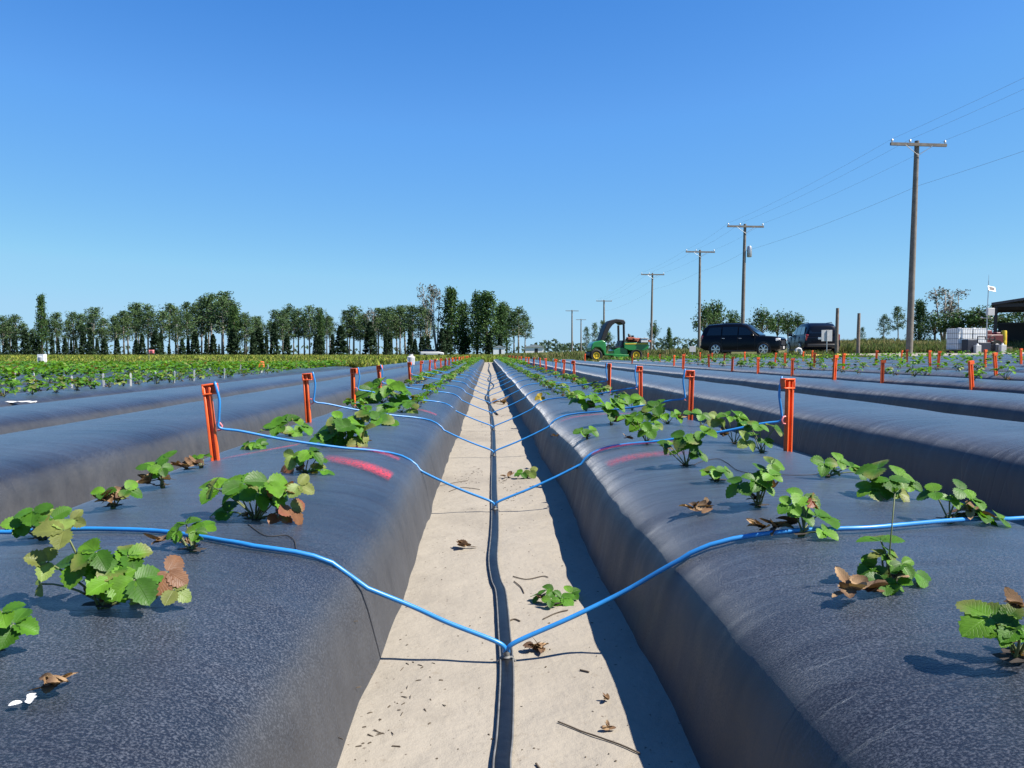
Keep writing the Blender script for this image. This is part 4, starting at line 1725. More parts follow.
def ring(x, zl, zh, hw, hwt, rr=.10):
    """cross-section in y,z at x; lower half-width hw, upper hwt, rounded top corners"""
    pts = [(-hw * .94, zl), (hw * .94, zl), (hw, zl + .08), (hw * 1.0, zl + (zh - zl) * .45), (hwt + (hw - hwt) * .35, zh - rr), (hwt - rr * .25, zh - rr * .25), (hwt - rr, zh)]
    pts += [(-a, b) for a, b in pts[:1:-1]]
    return [Vector((x, a, b)) for a, b in pts]


def car(name, label, loc, rz, paint, plate=True):
    """front towards +X; 4.95 long, 1.98 wide, 1.80 high"""
    root = thing(name, label, 'car', loc, rz, 'cars parked on the sandy road')
    m_ = MB()
    st = [ring(-2.42, .55, .98, .80, .78, .06), ring(-2.36, .42, 1.06, .92, .88), ring(-2.1, .32, 1.10, .97, .93), ring(-1.0, .26, 1.10, .985, .95),
          ring(.2, .26, 1.09, .985, .95), ring(.95, .26, 1.12, .985, .94), ring(1.3, .28, 1.13, .985, .93, .10), ring(1.9, .30, 1.10, .97, .91, .10),
          ring(2.30, .34, 1.05, .94, .88, .10), ring(2.44, .40, .94, .86, .82, .07)]
    loft(m_, st)
    body = m_.build('body', paint, root, auto=50)
    bevel(body, .03, 2)
    cb = MB()

    def cabring(x, zt, hb, ht):
        return [Vector((x, a, b)) for a, b in ((-hb, 1.04), (hb, 1.04), (hb - .01, 1.10), (ht, zt - .14), (ht - .08, zt - .05), (ht - .26, zt), (-ht + .26, zt), (-ht + .08, zt - .05), (-ht, zt - .14), (-hb + .01, 1.10))]
    loft(cb, [cabring(-2.40, 1.15, .86, .82), cabring(-2.28, 1.62, .90, .70), cabring(-2.0, 1.79, .92, .71), cabring(-.9, 1.85, .93, .72), cabring(.0, 1.84, .93, .72),
              cabring(.42, 1.76, .93, .72), cabring(.80, 1.46, .92, .77), cabring(1.22, 1.13, .91, .85)])
    bevel(cb.build('cabin', paint, root, auto=50), .02, 2)
    # side glass
    for s in (-1, 1):
        for poly in ([(-2.05, 1.16), (-1.12, 1.16), (-1.12, 1.62), (-1.86, 1.60)], [(-1.04, 1.16), (-.10, 1.16), (-.10, 1.63), (-1.04, 1.63)], [(-.02, 1.16), (.92, 1.16), (.78, 1.30), (.36, 1.58), (-.02, 1.62)]):
            w_ = MB()
            pts = []
            for x, z in poly:
                f = (z - 1.10) / .66
                pts.append(Vector((x, s * (.918 - .165 * f), z)))
            off = Vector((0, s * .012, .003))
            n = len(pts)
            fs = [tuple(range(n)), tuple(range(2 * n - 1, n - 1, -1))] + [(i, (i + 1) % n, n + (i + 1) % n, n + i) for i in range(n)]
            w_.add([p + off for p in pts] + [p - off for p in pts], fs)
            w_.build('side_window', 'carglass', root, smooth=False)
        # handles, mirror, sill, lamps
        for x in (-.95, .08):
            h_ = MB()
            h_.box((x, s * .985, .99), (.17, .035, .03))
            bevel(h_.build('door_handle', 'chrome', root), .008)
        for x in (-1.08, -.06, .98):
            d_ = MB()
            d_.box((x, s * .974, .70), (.012, .03, .72))
            d_.build('door_gap', 'darktrim', root)
        mi = MB()
        mi.box((.83, s * 1.04, 1.18), (.14, .20, .15))
        mi.box((.86, s * .94, 1.12), (.05, .12, .05))
        bevel(mi.build('mirror', paint, root), .03)
        si = MB()
        si.box((.0, s * .965, .29), (2.0, .08, .10))
        si.build('sill', 'darktrim', root)
        hl = MB()
        hl.box((2.27, s * .78, .90), (.30, .26, .14), Matrix.Rotation(-s * R(32), 3, 'Z'))
        bevel(hl.build('headlight', 'lamp', root), .03)
        fg = MB()
        fg.lathe([(.07, 0), (.07, .05), (.04, .06)], Matrix.Translation((2.33, s * .70, .50)) @ Matrix.Rotation(R(90), 4, 'Y'), 12)
        fg.build('fog_light', 'lamp', root)
        tl = MB()
        tl.box((-2.33, s * .82, .98), (.14, .16, .34))
        bevel(tl.build('tail_light', 'taillamp', root), .02)
        rl = MB()
        rl.tube([(-1.8, s * .62, 1.79), (-1.7, s * .62, 1.85), (.0, s * .62, 1.85), (.1, s * .62, 1.80)], .018, 6)
        rl.build('roof_rail', 'darktrim', root)
    # windscreen and rear window
    ws = MB()
    a = [Vector((.36, -.64, 1.675)), Vector((.36, .64, 1.675)), Vector((1.17, .77, 1.16)), Vector((1.17, -.77, 1.16))]
    off = Vector((.022, 0, .030))
    ws.add([p + off for p in a] + [p + off * .2 for p in a], [(0, 1, 2, 3), (7, 6, 5, 4)] + [(i, 4 + i, 4 + (i + 1) % 4, (i + 1) % 4) for i in range(4)])
    ws.build('windscreen', 'carglass', root, smooth=False)
    rw = MB()
    a = [Vector((-2.235, -.62, 1.57)), Vector((-2.235, .62, 1.57)), Vector((-2.375, .74, 1.19)), Vector((-2.375, -.74, 1.19))]
    off = Vector((-.022, 0, .008))
    rw.add([p + off for p in a] + [p - off * .2 for p in a], [(3, 2, 1, 0), (4, 5, 6, 7)] + [(i, 4 + i, 4 + (i + 1) % 4, (i + 1) % 4) for i in range(4)])
    rw.build('rear_window', 'carglass', root, smooth=False)
    gr_ = MB()
    for k in range(4):
        gr_.box((2.425, 0, .66 + k * .06), (.04, 1.05, .028))
    gr_.build('grille', 'chrome', root)
    bp = MB()
    bp.box((2.36, 0, .47), (.18, 1.6, .16))
    bevel(bp.build('front_bumper', 'darktrim', root), .04)
    rb = MB()
    rb.box((-2.40, 0, .52), (.16, 1.66, .18))
    bevel(rb.build('rear_bumper', 'darktrim', root), .04)
    pl = MB()
    pl.box((-2.435, 0, .92), (.02, .52, .13))
    bevel(pl.build('rear_panel_trim', 'chrome', root), .01)
    pl = MB()
    pl.box((2.465, 0, .48), (.015, .31, .15))
    pl.build('licence_plate', 'white', root)
    for x in (-1.42, 1.50):
        for s in (-1, 1):
            fr = Matrix.Translation((x, s * .90, .37)) @ Matrix.Rotation(-s * R(90), 4, 'X')
            ar = MB()
            ar.lathe([(.44, -.06), (.44, .083), (.40, .087), (.36, .02)], fr, 28)
            ar.build('wheel_arch', 'darktrim', root)
            ty = MB()
            ty.lathe([(.27, -.12), (.35, -.12), (.375, -.08), (.375, .08), (.35, .11), (.25, .10)], fr, 28, False)
            w_ = ty.build('wheel', 'rubber', root)
            rm = MB()
            rm.lathe([(.265, -.02), (.268, .118), (.25, .122), (.235, .10), (.235, .02)], fr, 24)
            for q in range(6):
                t = q * math.pi / 3
                rm.prism([(.03 * math.cos(t + 1.57) + .04 * math.cos(t), .03 * math.sin(t + 1.57) + .04 * math.sin(t)),
                          (.03 * math.cos(t - 1.57) + .04 * math.cos(t), .03 * math.sin(t - 1.57) + .04 * math.sin(t)),
                          (.25 * math.cos(t) + .045 * math.cos(t - 1.57), .25 * math.sin(t) + .045 * math.sin(t - 1.57)),
                          (.25 * math.cos(t) + .045 * math.cos(t + 1.57), .25 * math.sin(t) + .045 * math.sin(t + 1.57))], .03, fr @ Matrix.Translation((0, 0, .105)))
            rm.lathe([(.06, .09), (.06, .125), (.03, .13)], fr, 12)
            rm.build('rim', 'chrome', w_)
    return root


D1 = 48.0
x1 = XP(743, D1)
car('parked_car', 'black sport utility car parked side on, its front towards the second car', (x1, D1, g(x1, D1)), R(-33), 'carpaint').scale = (.97, 1.0, 1.07)
x2 = XP(820, D1)
car('parked_car', 'blue black sport utility car seen from behind a white blank sign', (x2, D1 + 1.2, g(x2, D1)), R(90 - 22 + 13), 'carpaint2').scale = (1.06, 1.08, 1.04)

# ------------------------------------------------------------------ green utility vehicle
DU = 38.0
ux = XP(588.5, DU) + .25


def uv_vehicle():
    root = thing('utility_vehicle', 'green utility vehicle with black canopy and a loaded cargo bed', 'utility vehicle', (ux, DU, g(ux, DU)), R(4))
    P_ = lambda zx_, zy: ((zx_ - 280) * .00557, (520 - zy) * .00557)      # x, z from the front axle

    def slab(name, outline, width, mat, yc=0.0, bv=.03):
        m_ = MB()
        fr = Matrix(((1, 0, 0, 0), (0, 0, -1, yc), (0, 1, 0, 0), (0, 0, 0, 1)))
        m_.prism(outline, width, fr)
        o = m_.build(name, mat, root, auto=35)
        return bevel(o, bv, 3)
    hood = slab('hood', [P_(238, 440), P_(236, 400), P_(246, 372), P_(270, 352), P_(335, 340), P_(362, 350), P_(366, 462), P_(345, 462), P_(336, 430), P_(310, 405), P_(270, 402)], 1.15, 'green', 0, .05)
    for s in (-1, 1):
        m_ = MB()
        m_.box((-.23, s * .40, .70), (.04, .16, .08))
        bevel(m_.build('headlight', 'lamp', root), .02)
    slab('front_bumper', [P_(228, 470), P_(228, 445), P_(245, 440), P_(250, 470)], 1.0, 'darktrim', 0, .02)
    slab('floor_pan', [P_(350, 470), P_(420, 470), P_(430, 482), P_(560, 482), P_(560, 462), P_(350, 452)], 1.25, 'green', 0, .02)
    slab('seat_base', [P_(430, 466), P_(428, 425), P_(470, 405), P_(545, 400), P_(552, 466)], 1.2, 'green', 0, .03)
    for s in (-1, 1):
        slab('seat', [P_(440, 412), P_(438, 396), P_(490, 394), P_(506, 340), P_(522, 342), P_(520, 410)], .5, 'yellow' if False else 'darktrim', s * .31, .03)
    slab('cargo_bed', [P_(516, 408), P_(514, 362), P_(722, 360), P_(728, 408), P_(690, 428), P_(560, 425)], 1.35, 'green', 0, .02)
    slab('bed_stripe', [P_(524, 376), P_(524, 367), P_(718, 364), P_(719, 374)], 1.37, 'yellow', 0, .005)
    # canopy: windscreen post, sweeping roof, rear post
    arch = [P_(318, 348), P_(345, 268), P_(372, 208), P_(405, 174), P_(455, 160), P_(520, 166), P_(536, 186), P_(532, 206), P_(508, 206), P_(490, 191), P_(452, 192), P_(424, 212), P_(400, 244), P_(378, 290), P_(356, 350)]
    slab('canopy', arch, .95, 'blackcloth', 0, .03)
    for s in (-1, 1):
        m_ = MB()
        pts = [Vector((P_(516, 208)[0], s * .55, P_(516, 208)[1])), Vector((P_(518, 290)[0], s * .55, P_(518, 290)[1])), Vector((P_(520, 372)[0], s * .55, P_(520, 372)[1]))]
        m_.tube(pts, .055, 8)
        m_.build('rear_post', 'blackcloth', root)
    m_ = MB()
    pts = [Vector((P_(362, 350)[0], .28, P_(362, 350)[1])), Vector((P_(400, 330)[0], .28, P_(400, 330)[1]))]
    m_.tube(pts, .02, 6)
    fr = Matrix.Translation(pts[1]) @ Matrix.Rotation(R(-60), 4, 'Y')
    m_.tube([fr @ Vector((.17 * math.cos(a), .17 * math.sin(a), 0)) for a in [i * 6.2832 / 16 for i in range(17)]], .016, 6)
    m_.build('steering_wheel', 'darktrim', root)
    for x, hz in ((0, 1), (1.893, 0)):
        for s in (-1, 1):
            rad = .285 if hz else .30
            wid = .10 if hz else .13
            fr = Matrix.Translation((x, s * .56, rad)) @ Matrix.Rotation(-s * R(90), 4, 'X')
            ty = MB()
            ty.lathe([(rad * .5, -wid), (rad * .86, -wid), (rad, -wid * .6), (rad, wid * .6), (rad * .86, wid), (rad * .5, wid * .8)], fr, 26, False)
            for q in range(18):
                t = q * 6.2832 / 18
                ty.box(fr @ Vector((rad * .985 * math.cos(t), rad * .985 * math.sin(t), 0)), (.045, .16, .025), (fr.to_3x3() @ Matrix.Rotation(t, 3, 'Z') @ Matrix.Rotation(R(90), 3, 'Y')))
            w_ = ty.build('wheel', 'rubber', root)
            rm = MB()
            rm.lathe([(rad * .54, -.02), (rad * .55, wid * 1.02), (rad * .48, wid * 1.0), (rad * .40, wid * .6), (rad * .18, wid * .6), (rad * .16, wid * .9), (.02, wid * .92)], fr, 22)
            rm.build('rim', 'yellow', w_)
    return root


uvr = uv_vehicle()
# the load in the bed
lx, lz = ux + (648 - 280) * .00557, g(ux, DU) + (520 - 362) * .00557
m_ = MB()
r = random.Random(4)
for i in range(16):
    a = r.uniform(0, 3.1)
    m_.box((r.uniform(-.40, .40), r.uniform(-.4, .4), r.uniform(.0, .20)), (r.uniform(.2, .5), .16, .09), Matrix.Rotation(a, 3, 'Z') @ Matrix.Rotation(r.uniform(-.3, .3), 3, 'X'))
o = m_.build('stacked_load', 'rustcargo', smooth=False)
o.location = (lx, DU, lz + .03)
tag(o, 'rust red load piled in the cargo bed of the green vehicle', 'load')
m_ = MB()
m_.box((0, 0, .09), (.34, .4, .18), None, .9)
m_.box((0, 0, .19), (.36, .42, .03))
o = bevel(m_.build('cream_box', 'white'), .01)
o.location = (lx + .26, DU - .42, lz + .02)
tag(o, 'cream box at the rear of the vehicle cargo bed', 'box')
m_ = MB()
m_.tube([(0, 0, 0), (-.05, 0, .2), (-.13, .02, .34)], [.1, .09, .03], 8)
m_.tube([(.1, .1, 0), (.1, .1, .26)], [.08, .06], 8)
o = m_.build('black_bag', 'blackcloth')
o.location = (lx - .27, DU, lz + .1)
tag(o, 'black bag standing behind the canopy post in the cargo bed', 'bag')
# red nursery flag etc. -------------------------------------------------
# ------------------------------------------------------------------ caged tank
DT = 46.0
tx = XP(966, DT)
ZT = g(tx, DT)
tank = thing('caged_tank', 'white plastic liquid tanks in a steel cage at the road edge', 'tank', (tx, DT, ZT), R(10))
tank.scale = (.92, .95, 1.10)
for k, xc in ((0, -.52), (1, .55)):
    m_ = MB()
    m_.box((xc, 0, .72), (1.0, 1.0, 1.12))
    m_.lathe([(.12, 1.28), (.12, 1.33), (.04, 1.34)], Matrix.Translation((xc, 0, 0)), 12)
    bevel(m_.build('tank_bottle', 'tankwhite', tank), .07, 3)
    cg = MB()
    x0_, x1_ = xc - .52, xc + .52
    for z in (.2, .48, .76, 1.04, 1.3):
        cg.tube([(x0_, -.52, z), (x1_, -.52, z), (x1_, .52, z), (x0_, .52, z), (x0_, -.52, z)], .009, 5)
    for t in range(7):
        u = -.52 + 1.04 * t / 6
        for a, b in (((xc + u, -.52), 0), ((xc + u, .52), 0), ((x0_, u), 0), ((x1_, u), 0)):
            cg.tube([(a[0], a[1], .13), (a[0], a[1], 1.31)], .007, 5)
    cg.build('cage', 'darkgalv', tank)
    pa = MB()
    pa.box((xc, 0, .115), (1.06, 1.06, .03))
    for u in (-.45, 0, .45):
        pa.box((xc + u, 0, .05), (.10, 1.04, .10))
    pa.build('pallet', 'darktrim', tank)
pump = thing('pump_unit', 'dark pump unit with pipes standing in front of the white tanks', 'pump', (tx + .1, DT - 1.25, g(tx, DT - 1.25)), R(8))
m_ = MB()
m_.box((-.75, 0, .38), (.62, .5, .76)); m_.box((.05, 0, .30), (.75, .5, .60)); m_.box((.9, 0, .25), (.3, .4, .5))
bevel(m_.build('pump_housing', 'darkbox', pump), .03)
m_ = MB()
m_.tube([(-.3, -.1, .55), (-.3, -.1, .92), (.2, -.1, .92), (.2, -.1, .78), (.75, -.1, .78), (.75, -.1, .5)], .035, 8)
m_.tube([(.62 + .17 * math.cos(a), -.12, .80 + .17 * math.sin(a)) for a in [i * .4 for i in range(17)]], .028, 6)
m_.build('pipework', 'darktrim', pump)
for k, (xx, lab) in enumerate(((-.42, 'white jug under the middle of the tanks, before the pump'), (1.02, 'white jug near the mast end of the tanks'))):
    m_ = MB()
    m_.box((0, 0, .22), (.30, .26, .44))
    m_.lathe([(.10, .44), (.05, .50), (.05, .55)], Matrix.Identity(4), 10)
    o = bevel(m_.build('white_jug', 'white'), .04, 3)
    o.location = (tx + xx, DT - 1.75, g(tx + xx, DT - 1.75))
    tag(o, lab, 'jug', 'white jugs before the tanks')

# ------------------------------------------------------------------ weather mast
DM = 45.0
mx_ = XP(986, DM)
zt = lambda py, D: CAMZ + (353.5 - py) / 800 * D * 1.03
mast = thing('weather_mast', 'slim weather mast with white box and tilted solar panel', 'weather station', (mx_, DM, g(mx_, DM)))
b0 = g(mx_, DM)
m_ = MB()
m_.tube([(0, 0, -.1), (.02, 0, zt(318, DM) - b0), (.06, 0, zt(282, DM) - b0)], [.03, .028, .018], 8)
m_.tube([(.06, 0, zt(283, DM) - b0), (.06, 0, zt(276, DM) - b0)], [.012, .006], 6)
m_.build('mast_tube', 'galv', mast)
m_ = MB()
m_.box((.13, -.10, zt(312.5, DM) - b0), (.40, .2, .42))
bevel(m_.build('instrument_box', 'white', mast), .02)
m_ = MB()
m_.tube([(-.35, -.05, zt(318.5, DM) - b0), (.3, -.05, zt(318.5, DM) - b0)], .022, 6)
m_.lathe([(.05, 0), (.07, .04), (.02, .08)], Matrix.Translation((-.33, -.05, zt(318.5, DM) - b0)), 10)
m_.build('sensor_arm', 'white', mast)
rot = Matrix.Rotation(R(12), 3, 'Y') @ Matrix.Rotation(R(55), 3, 'X')
m_ = MB()
m_.box((.17, -.12, zt(290, DM) - b0), (.44, .36, .03), rot)
sp = bevel(m_.build('solar_panel', 'white', mast), .008)
m_ = MB()
m_.box(Vector((.17, -.12, zt(290, DM) - b0)) + rot @ Vector((0, 0, .018)), (.32, .25, .008), rot)
m_.build('solar_cells', 'solar', sp)

# ------------------------------------------------------------------ open shed
DS = 52.0
sx0 = XP(988, DS)
shed = thing('open_shed', 'dark open sided shed roof on posts at the photo edge', 'shed', (sx0 + 6.7, DS + .9, g(sx0 + 5, DS + 4)), R(-33))
sb = g(sx0 + 5, DS + 4)
he = zt(304.5, DS) - sb
m_ = MB()
fr = Matrix(((1, 0, 0, 0), (0, 0, -1, 0), (0, 1, 0, 0), (0, 0, 0, 1)))
m_.prism([(-5, he - .10), (-5, he + .06), (1.0, he + .95), (7.5, he + .1), (7.5, he - .06), (1.0, he + .80)], 9.0, fr)
m_.build('roof', 'roofmetal', shed, smooth=False)
m_ = MB()
for yy in (-4.2, 0, 4.2):
    m_.box((1.2, yy, he - .12), (12.0, .12, .22))
m_.build('roof_beams', 'darktrim', shed, smooth=False)
for xx in (-4.75, 1.2, 7.1):
    for yy in (-4.2, 4.2):
        m_ = MB()
        m_.box((xx, yy, (he - .1) / 2 - .15), (.2, .2, he + .2))
        m_.build('post', 'darktrim', shed, smooth=False)
m_ = MB()
m_.box((1.2, 4.32, 1.0), (11.6, .06, 2.1))
m_.build('rear_wall', 'roofmetal', shed, smooth=False)
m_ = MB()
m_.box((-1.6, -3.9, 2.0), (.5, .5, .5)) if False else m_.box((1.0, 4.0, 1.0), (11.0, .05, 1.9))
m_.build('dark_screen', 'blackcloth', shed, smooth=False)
# machinery beside the mast
DMc = 49.0
mcx = XP(994, DMc)
mc = thing('spray_machine', 'dark red farm machine half hidden by grass under the shed', 'farm machine', (mcx, DMc, g(mcx, DMc)), R(6))
m_ = MB()
m_.box((-.2, 0, .80), (1.5, .9, .62)); m_.box((-.65, -.1, 1.22), (.4, .6, .3)); m_.box((.1, -.1, 1.17), (.5, .5, .16))
bevel(m_.build('machine_body', 'redmachine', mc), .06, 2)
for s in (-1, 1):
    fr = Matrix.Translation((-.3, s * .55, .38)) @ Matrix.Rotation(-s * R(90), 4, 'X')
    m_ = MB()
    m_.lathe([(.18, -.1), (.38, -.1), (.38, .1), (.16, .07)], fr, 20, False)
    w_ = m_.build('wheel', 'rubber', mc)
    m_ = MB()
    m_.lathe([(.17, -.04), (.17, .08), (.05, .11)], fr, 14)
    m_.build('rim', 'white', w_)
m_ = MB()
m_.tube([(-.9, 0, .6), (-1.5, 0, .45)], .05, 6)
m_.build('tow_bar', 'darktrim', mc)
m_ = MB()
m_.lathe([(.14, 0), (.16, .05), (.16, .35), (.15, .38), (.16, .42), (.16, .95), (.14, 1.0), (.06, 1.0)], Matrix.Identity(4), 18)
yb = m_.build('yellow_drum', 'yellow')
yx = XP(1003.5, (DMc - .3))
yb.location = (yx, DMc - .3, g(yx, DMc - .3) + .35)
tag(yb, 'upright yellow drum beside the dark red machine', 'drum')
m_ = MB()
m_.box((0, 0, .17), (.7, .6, .34))
for q in (-.2, .2):
    m_.box((q, 0, .348), (.1, .6, .012))
o = m_.build('drum_stand', 'postwood', smooth=False)
o.location = (yx, DMc - .3, g(yx, DMc - .3) - .01)
tag(o, 'low wooden stand under the yellow drum', 'stand')

# ------------------------------------------------------------------ posts and signs on the car side
for px, top, base, D, lab in ((836.5, 309, 357, 40, 'round wooden post in front of the blue black car'), (858, 314, 357, 41, 'thinner wooden post standing clear of the cars')):
    x = XP(px, D)
    z0 = g(x, D)
    zt_ = zt(top, D)
    m_ = MB()
    m_.tube([(0, 0, -.3), (0, 0, (zt_ - z0) * .5), (.02, 0, zt_ - z0)], [.09, .085, .075], 12)
    o = m_.build('wooden_post', 'postwood')
    o.location = (x, D, z0)
    tag(o, lab, 'post', 'wooden posts by the road')


def blank_sign(px, ytop, ybot, wpx, D, label, postw=.03, name='blank_sign', front=True):
    x = XP(px, D)
    z0 = g(x, D)
    h0, h1 = zt(ybot, D) - z0, zt(ytop, D) - z0
    root = thing(name, label, 'sign', (x, D, z0))
    m_ = MB()
    m_.box((0, 0, (h0 + h1) / 2), (wpx / 800 * D, .02, h1 - h0))
    bevel(m_.build('sign_board', 'white', root), .004, 1)
    m_ = MB()
    m_.box((0, -.03 if front else .03, h1 / 2 - .1), (postw, .035, h1 + .18))
    m_.build('sign_post', 'galv', root)


blank_sign(826.5, 330.5, 341.5, 11, 38, 'white blank sign on a thin post before the blue black car')
blank_sign(692.5, 346.5, 352, 6.5, 37.5, 'small low white sign beside the tail of the black car', .03, 'blank_sign', False)
# white pipe riser and yellow pipes near the road
x = XP(801, 37.0)
m_ = MB()
m_.tube([(0, 0, -.05), (0, 0, .32), (-.03, 0, .40), (-.12, 0, .43), (-.22, 0, .38), (-.25, 0, .28)], .055, 10)
m_.tube([(0, 0, .26), (0, 0, .33)], .07, 10)
o = m_.build('pipe_riser', 'white')
o.location = (x, 37, g(x, 37))
tag(o, 'white bent pipe riser before the wheel of the blue black car', 'pipe')
for px, L, lab in ((814, .75, 'short yellow pipe lying below the white blank sign'), (844, .65, 'short yellow pipe lying at the foot of the wooden post')):
    D = 36.6
    x = XP(px, D)
    m_ = MB()
    m_.tube([(-L / 2, 0, .1), (L / 2, .05, .1)], .055, 10)
    m_.tube([(-L / 2 - .02, 0, .1), (-L / 2 + .06, 0, .1)], .068, 10)
    o = m_.build('yellow_pipe', 'yellow')
    o.location = (x, D, g(x, D))
    tag(o, lab, 'pipe', 'yellow pipes by the road')

# ------------------------------------------------------------------ markers in the leafy field
def bucket(px, ytop, ybot, wpx, D, label):
    x = XP(px, D)
    z0 = zt(ybot, D)
    hh = (ybot - ytop) / 800 * D
    w = wpx / 800 * D / 2
    root = thing('white_container', label, 'container', (x, D, z0))
    m_ = MB()
    m_.lathe([(w * .86, 0), (w, hh * .72), (w * .55, hh * .86), (w * .5, hh)], Matrix.Identity(4), 18)
    m_.build('container_body', 'white', root)
    m_ = MB()
    m_.tube([(-w * .6, 0, hh * .82), (-w * .4, 0, hh * 1.12), (w * .4, 0, hh * 1.12), (w * .6, 0, hh * .82)], w * .08, 6)
    m_.build('container_handle', 'darktrim', root)
    # the stand it rests on
    zb = surf(x, D)
    m_ = MB()
    m_.box((0, 0, (z0 - zb) / 2 - .015), (w * 1.6, w * 1.6, max(.03, z0 - zb - .004)))
    m_.build('container_base', 'tankwhite', root)


bucket(42, 354, 364, 7.5, 24, 'white container standing among the leafy rows')
bucket(411, 354, 364, 8, 27, 'white container at the end of the sunlit stakes row')
fx = XP(149, 30)
root = thing('pink_flag', 'pink marker flag in the leafy field below the pines', 'flag', (fx, 30, surf(fx, 30)))
m_ = MB()
m_.tube([(0, 0, 0), (0, 0, zt(349, 30) - surf(fx, 30))], .006, 5)
m_.build('flag_wire', 'galv', root)
m_ = MB()
zf = zt(352, 30) - surf(fx, 30)
vs, fs = [], []
for i in range(7):
    for j in range(4):
        vs.append((i * .035 - .02, .02 * math.sin(i * 1.1), zf + (j - 1.5) * .05))
for i in range(6):
    for j in range(3):
        fs.append((i * 4 + j, i * 4 + 4 + j, i * 4 + 5 + j, i * 4 + 1 + j))
m_.add(vs, fs)
fl_ = m_.build('flag_cloth', 'pinkplastic', root)
so = fl_.modifiers.new('solid', 'SOLIDIFY'); so.thickness = .003
ox = XP(261, 19)
root = thing('capped_marker', 'white marker stake with an orange cap in the leafy rows', 'marker', (ox, 19, surf(ox, 19)))
m_ = MB()
m_.tube([(0, 0, -.05), (0, 0, zt(367, 19) - surf(ox, 19))], .028, 8)
m_.build('marker_stake', 'white', root)
m_ = MB()
hz = zt(370, 19) - surf(ox, 19)
m_.box((0, 0, hz + .12), (.15, .10, .09), None, .9)
m_.box((.02, 0, hz + .19), (.11, .09, .06), None, .7)
bevel(m_.build('marker_cap', 'orange', root), .02, 2)
m_ = MB()
m_.box((0, 0, .13), (.045, .014, .34))
m_.prism([(-.0225, .30), (.0225, .30), (0, .33)], .013, Matrix(((1, 0, 0, 0), (0, 0, -1, 0), (0, 1, 0, 0), (0, 0, 0, 1))))
PM = m_.mesh('plot_marker', 'white', True, 40)
for px, py in ((34, 385), (72, 388), (87, 374), (104, 387), (131, 386), (155, 384), (117, 368), (64, 379), (15, 380), (174, 383), (194, 381), (224, 378), (50, 371), (182, 360), (268, 372), (300, 367), (340, 363), (240, 372), (210, 370), (140, 374)):
    p = hit(px, py)
    o = bpy.data.objects.new('plot_marker', PM)
    COL.objects.link(o)
    o.location = (p.x, p.y, p.z)
    s = min(1.0, p.y / 9)
    s = .5
    o.scale = (s, s, s)
    o.rotation_euler = (trng.uniform(-.1, .1), trng.uniform(-.12, .12), trng.uniform(-.4, .4))
    tag(o, 'small white plot marker stuck among the leafy strawberry rows', 'marker', 'white plot markers in the leafy rows')
# pale scrap at the bed edge
p = hit(12, 404)
m_ = MB()
r = random.Random(6)
vs, fs = [], []
for i in range(13):
    for j in range(4):
        vs.append(((i - 6) * .035, (j - 1.5) * .03 * (1 - abs(i - 7) / 9), .012 + .012 * r.random()))
for i in range(12):
    for j in range(3):
        fs.append((i * 4 + j, i * 4 + 4 + j, i * 4 + 5 + j, i * 4 + 1 + j))
m_.add(vs, fs)
o = m_.build('pale_film_scrap', 'paper')
o.location = p + Vector((0, 0, .004))
so = o.modifiers.new('solid', 'SOLIDIFY'); so.thickness = .004
tag(o, 'pale torn film lying on a bed before the leafy rows', 'scrap')
# far white vehicle and pale shed at the field end
x = XP(432, 150)
m_ = MB()
st = [ring(-2.2, .4, .9, .7, .68, .1), ring(-2.0, .35, 1.0, .82, .8, .1), ring(1.2, .35, 1.0, .82, .8, .1), ring(2.2, .4, .8, .72, .7, .1)]
loft(m_, st)
root = thing('far_car', 'tiny white car far off at the foot of the greyish trees', 'car', (x, 150, g(x, 150)))
bevel(m_.build('body', 'white', root), .05, 2)
m_ = MB()
loft(m_, [[Vector((xx, a * w, z)) for a, z in ((-1, .98), (1, .98), (.86, zt_), (-.86, zt_))] for xx, w, zt_ in ((-1.9, .74, 1.05), (-1.3, .74, 1.42), (.2, .74, 1.42), (1.0, .74, 1.02))])
m_.build('cabin', 'carglass', root)
for xx in (-1.3, 1.4):
    for s in (-1, 1):
        m_ = MB()
        m_.lathe([(.18, -.1), (.31, -.1), (.31, .1), (.15, .1)], Matrix.Translation((xx, s * .74, .31)) @ Matrix.Rotation(R(90), 4, 'X'), 16)
        m_.build('wheel', 'rubber', root)
for px, D, w, h, lab in ((499, 180, 2.6, 1.9, 'small pale hut under the end of the tree row'), (534, 260, 6, 2.2, 'far white building beyond the end of the furrow')):
    x = XP(px, D)
    root = thing('far_hut', lab, 'hut', (x, D, g(x, D)))
    m_ = MB()
    m_.box((0, 0, h / 2), (w, w * .7, h))
    m_.build('wall', 'tankwhite', root, smooth=False)
    m_ = MB()
    m_.prism([(-w * .56, h), (w * .56, h), (0, h + w * .16)], w * .8, Matrix(((1, 0, 0, 0), (0, 0, -1, 0), (0, 1, 0, 0), (0, 0, 0, 1))))
    m_.build('roof', 'galv', root, smooth=False)
    m_ = MB()
    m_.box((w * .1, -w * .352, h * .42), (w * .18, .05, h * .8))
    m_.build('door', 'darktrim', root, smooth=False)

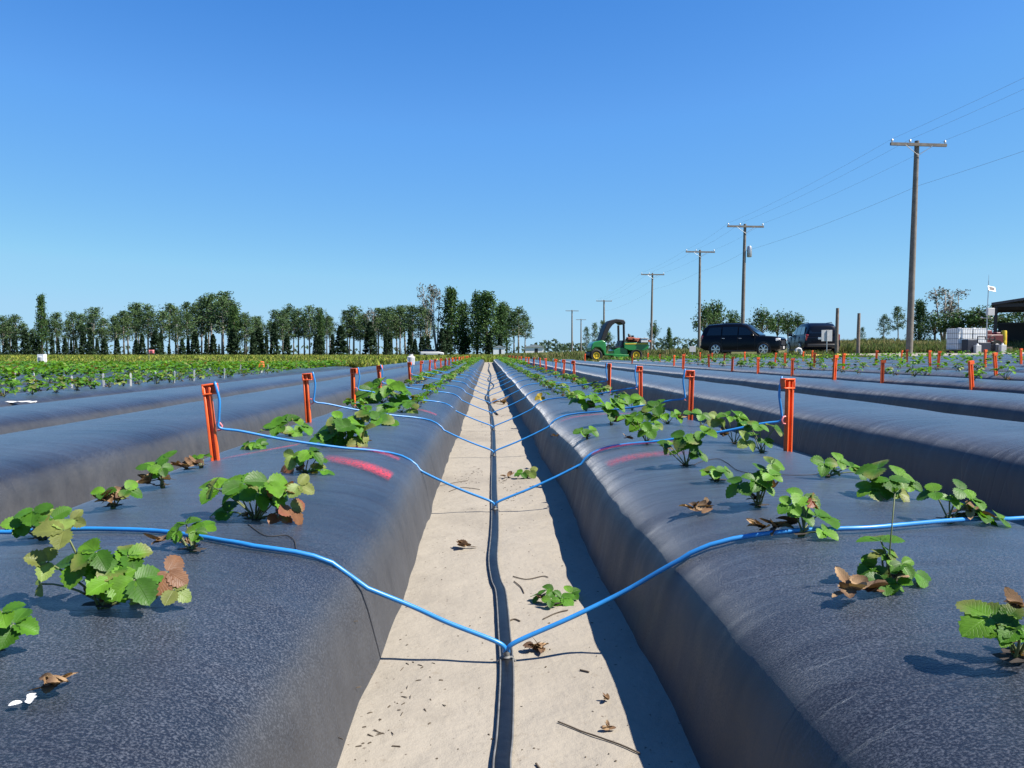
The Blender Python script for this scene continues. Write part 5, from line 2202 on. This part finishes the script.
# ------------------------------------------------------------------ light
SUN_EL = R(52)
SUN_AZ = R(108)          # clockwise from +Y (towards +X)
sd = bpy.data.lights.new('sun', 'SUN')
sd.energy = 5.0
sd.angle = R(.53)
sd.color = (1.0, .945, .87)
so = bpy.data.objects.new('sun', sd)
COL.objects.link(so)
dirv = Vector((math.sin(SUN_AZ) * math.cos(SUN_EL), math.cos(SUN_AZ) * math.cos(SUN_EL), math.sin(SUN_EL)))
so.rotation_euler = dirv.to_track_quat('Z', 'Y').to_euler()
so.location = dirv * 50
wd = bpy.data.worlds.new('World')
scene.world = wd
wd.use_nodes = True
nt = wd.node_tree
bg = nt.nodes['Background']
sky = nt.nodes.new('ShaderNodeTexSky')
sky.sky_type = 'NISHITA'
sky.sun_disc = False
sky.sun_elevation = SUN_EL
sky.sun_rotation = SUN_AZ
sky.altitude = 0
sky.air_density = 1.0
sky.dust_density = 0.0
sky.ozone_density = 8.0
# colour response of the camera to the clear sky, channel by channel
sp_ = nt.nodes.new('ShaderNodeSeparateColor')
cb_ = nt.nodes.new('ShaderNodeCombineColor')
nt.links.new(sky.outputs[0], sp_.inputs[0])
CURVES = ([(0, 0), (.04, .02), (.078, .051), (.119, .122), (.298, .315), (.45, .39), (.65, .43), (1, .48)],
          [(0, 0), (.08, .10), (.167, .242), (.244, .385), (.482, .632), (.57, .665), (.70, .69), (1, .74)],
          [(0, 0), (.15, .42), (.36, .716), (.475, .885), (.62, .913), (1, .96)])
for ch, cv in enumerate(CURVES):
    v_ = mathn(nt, 'MULTIPLY', sp_.outputs[ch], .1)
    rp = ramp(nt, v_, [(a, (b, b, b)) for a, b in cv])
    v_ = mathn(nt, 'MULTIPLY', rp.outputs[0], 10 * .466)
    nt.links.new(v_, cb_.inputs[ch])
nt.links.new(cb_.outputs[0], bg.inputs[0])
bg.inputs[1].default_value = .1
scene.view_settings.view_transform = 'Standard'
scene.view_settings.look = 'None'
scene.view_settings.exposure = 1.1
scene.view_settings.gamma = 1
scene.view_settings.use_curve_mapping = False
cy = scene.cycles
cy.use_denoising = True
cy.max_bounces = 6
cy.diffuse_bounces = 3
cy.glossy_bounces = 3
cy.transmission_bounces = 3
cy.transparent_max_bounces = 8
cy.sample_clamp_indirect = 8
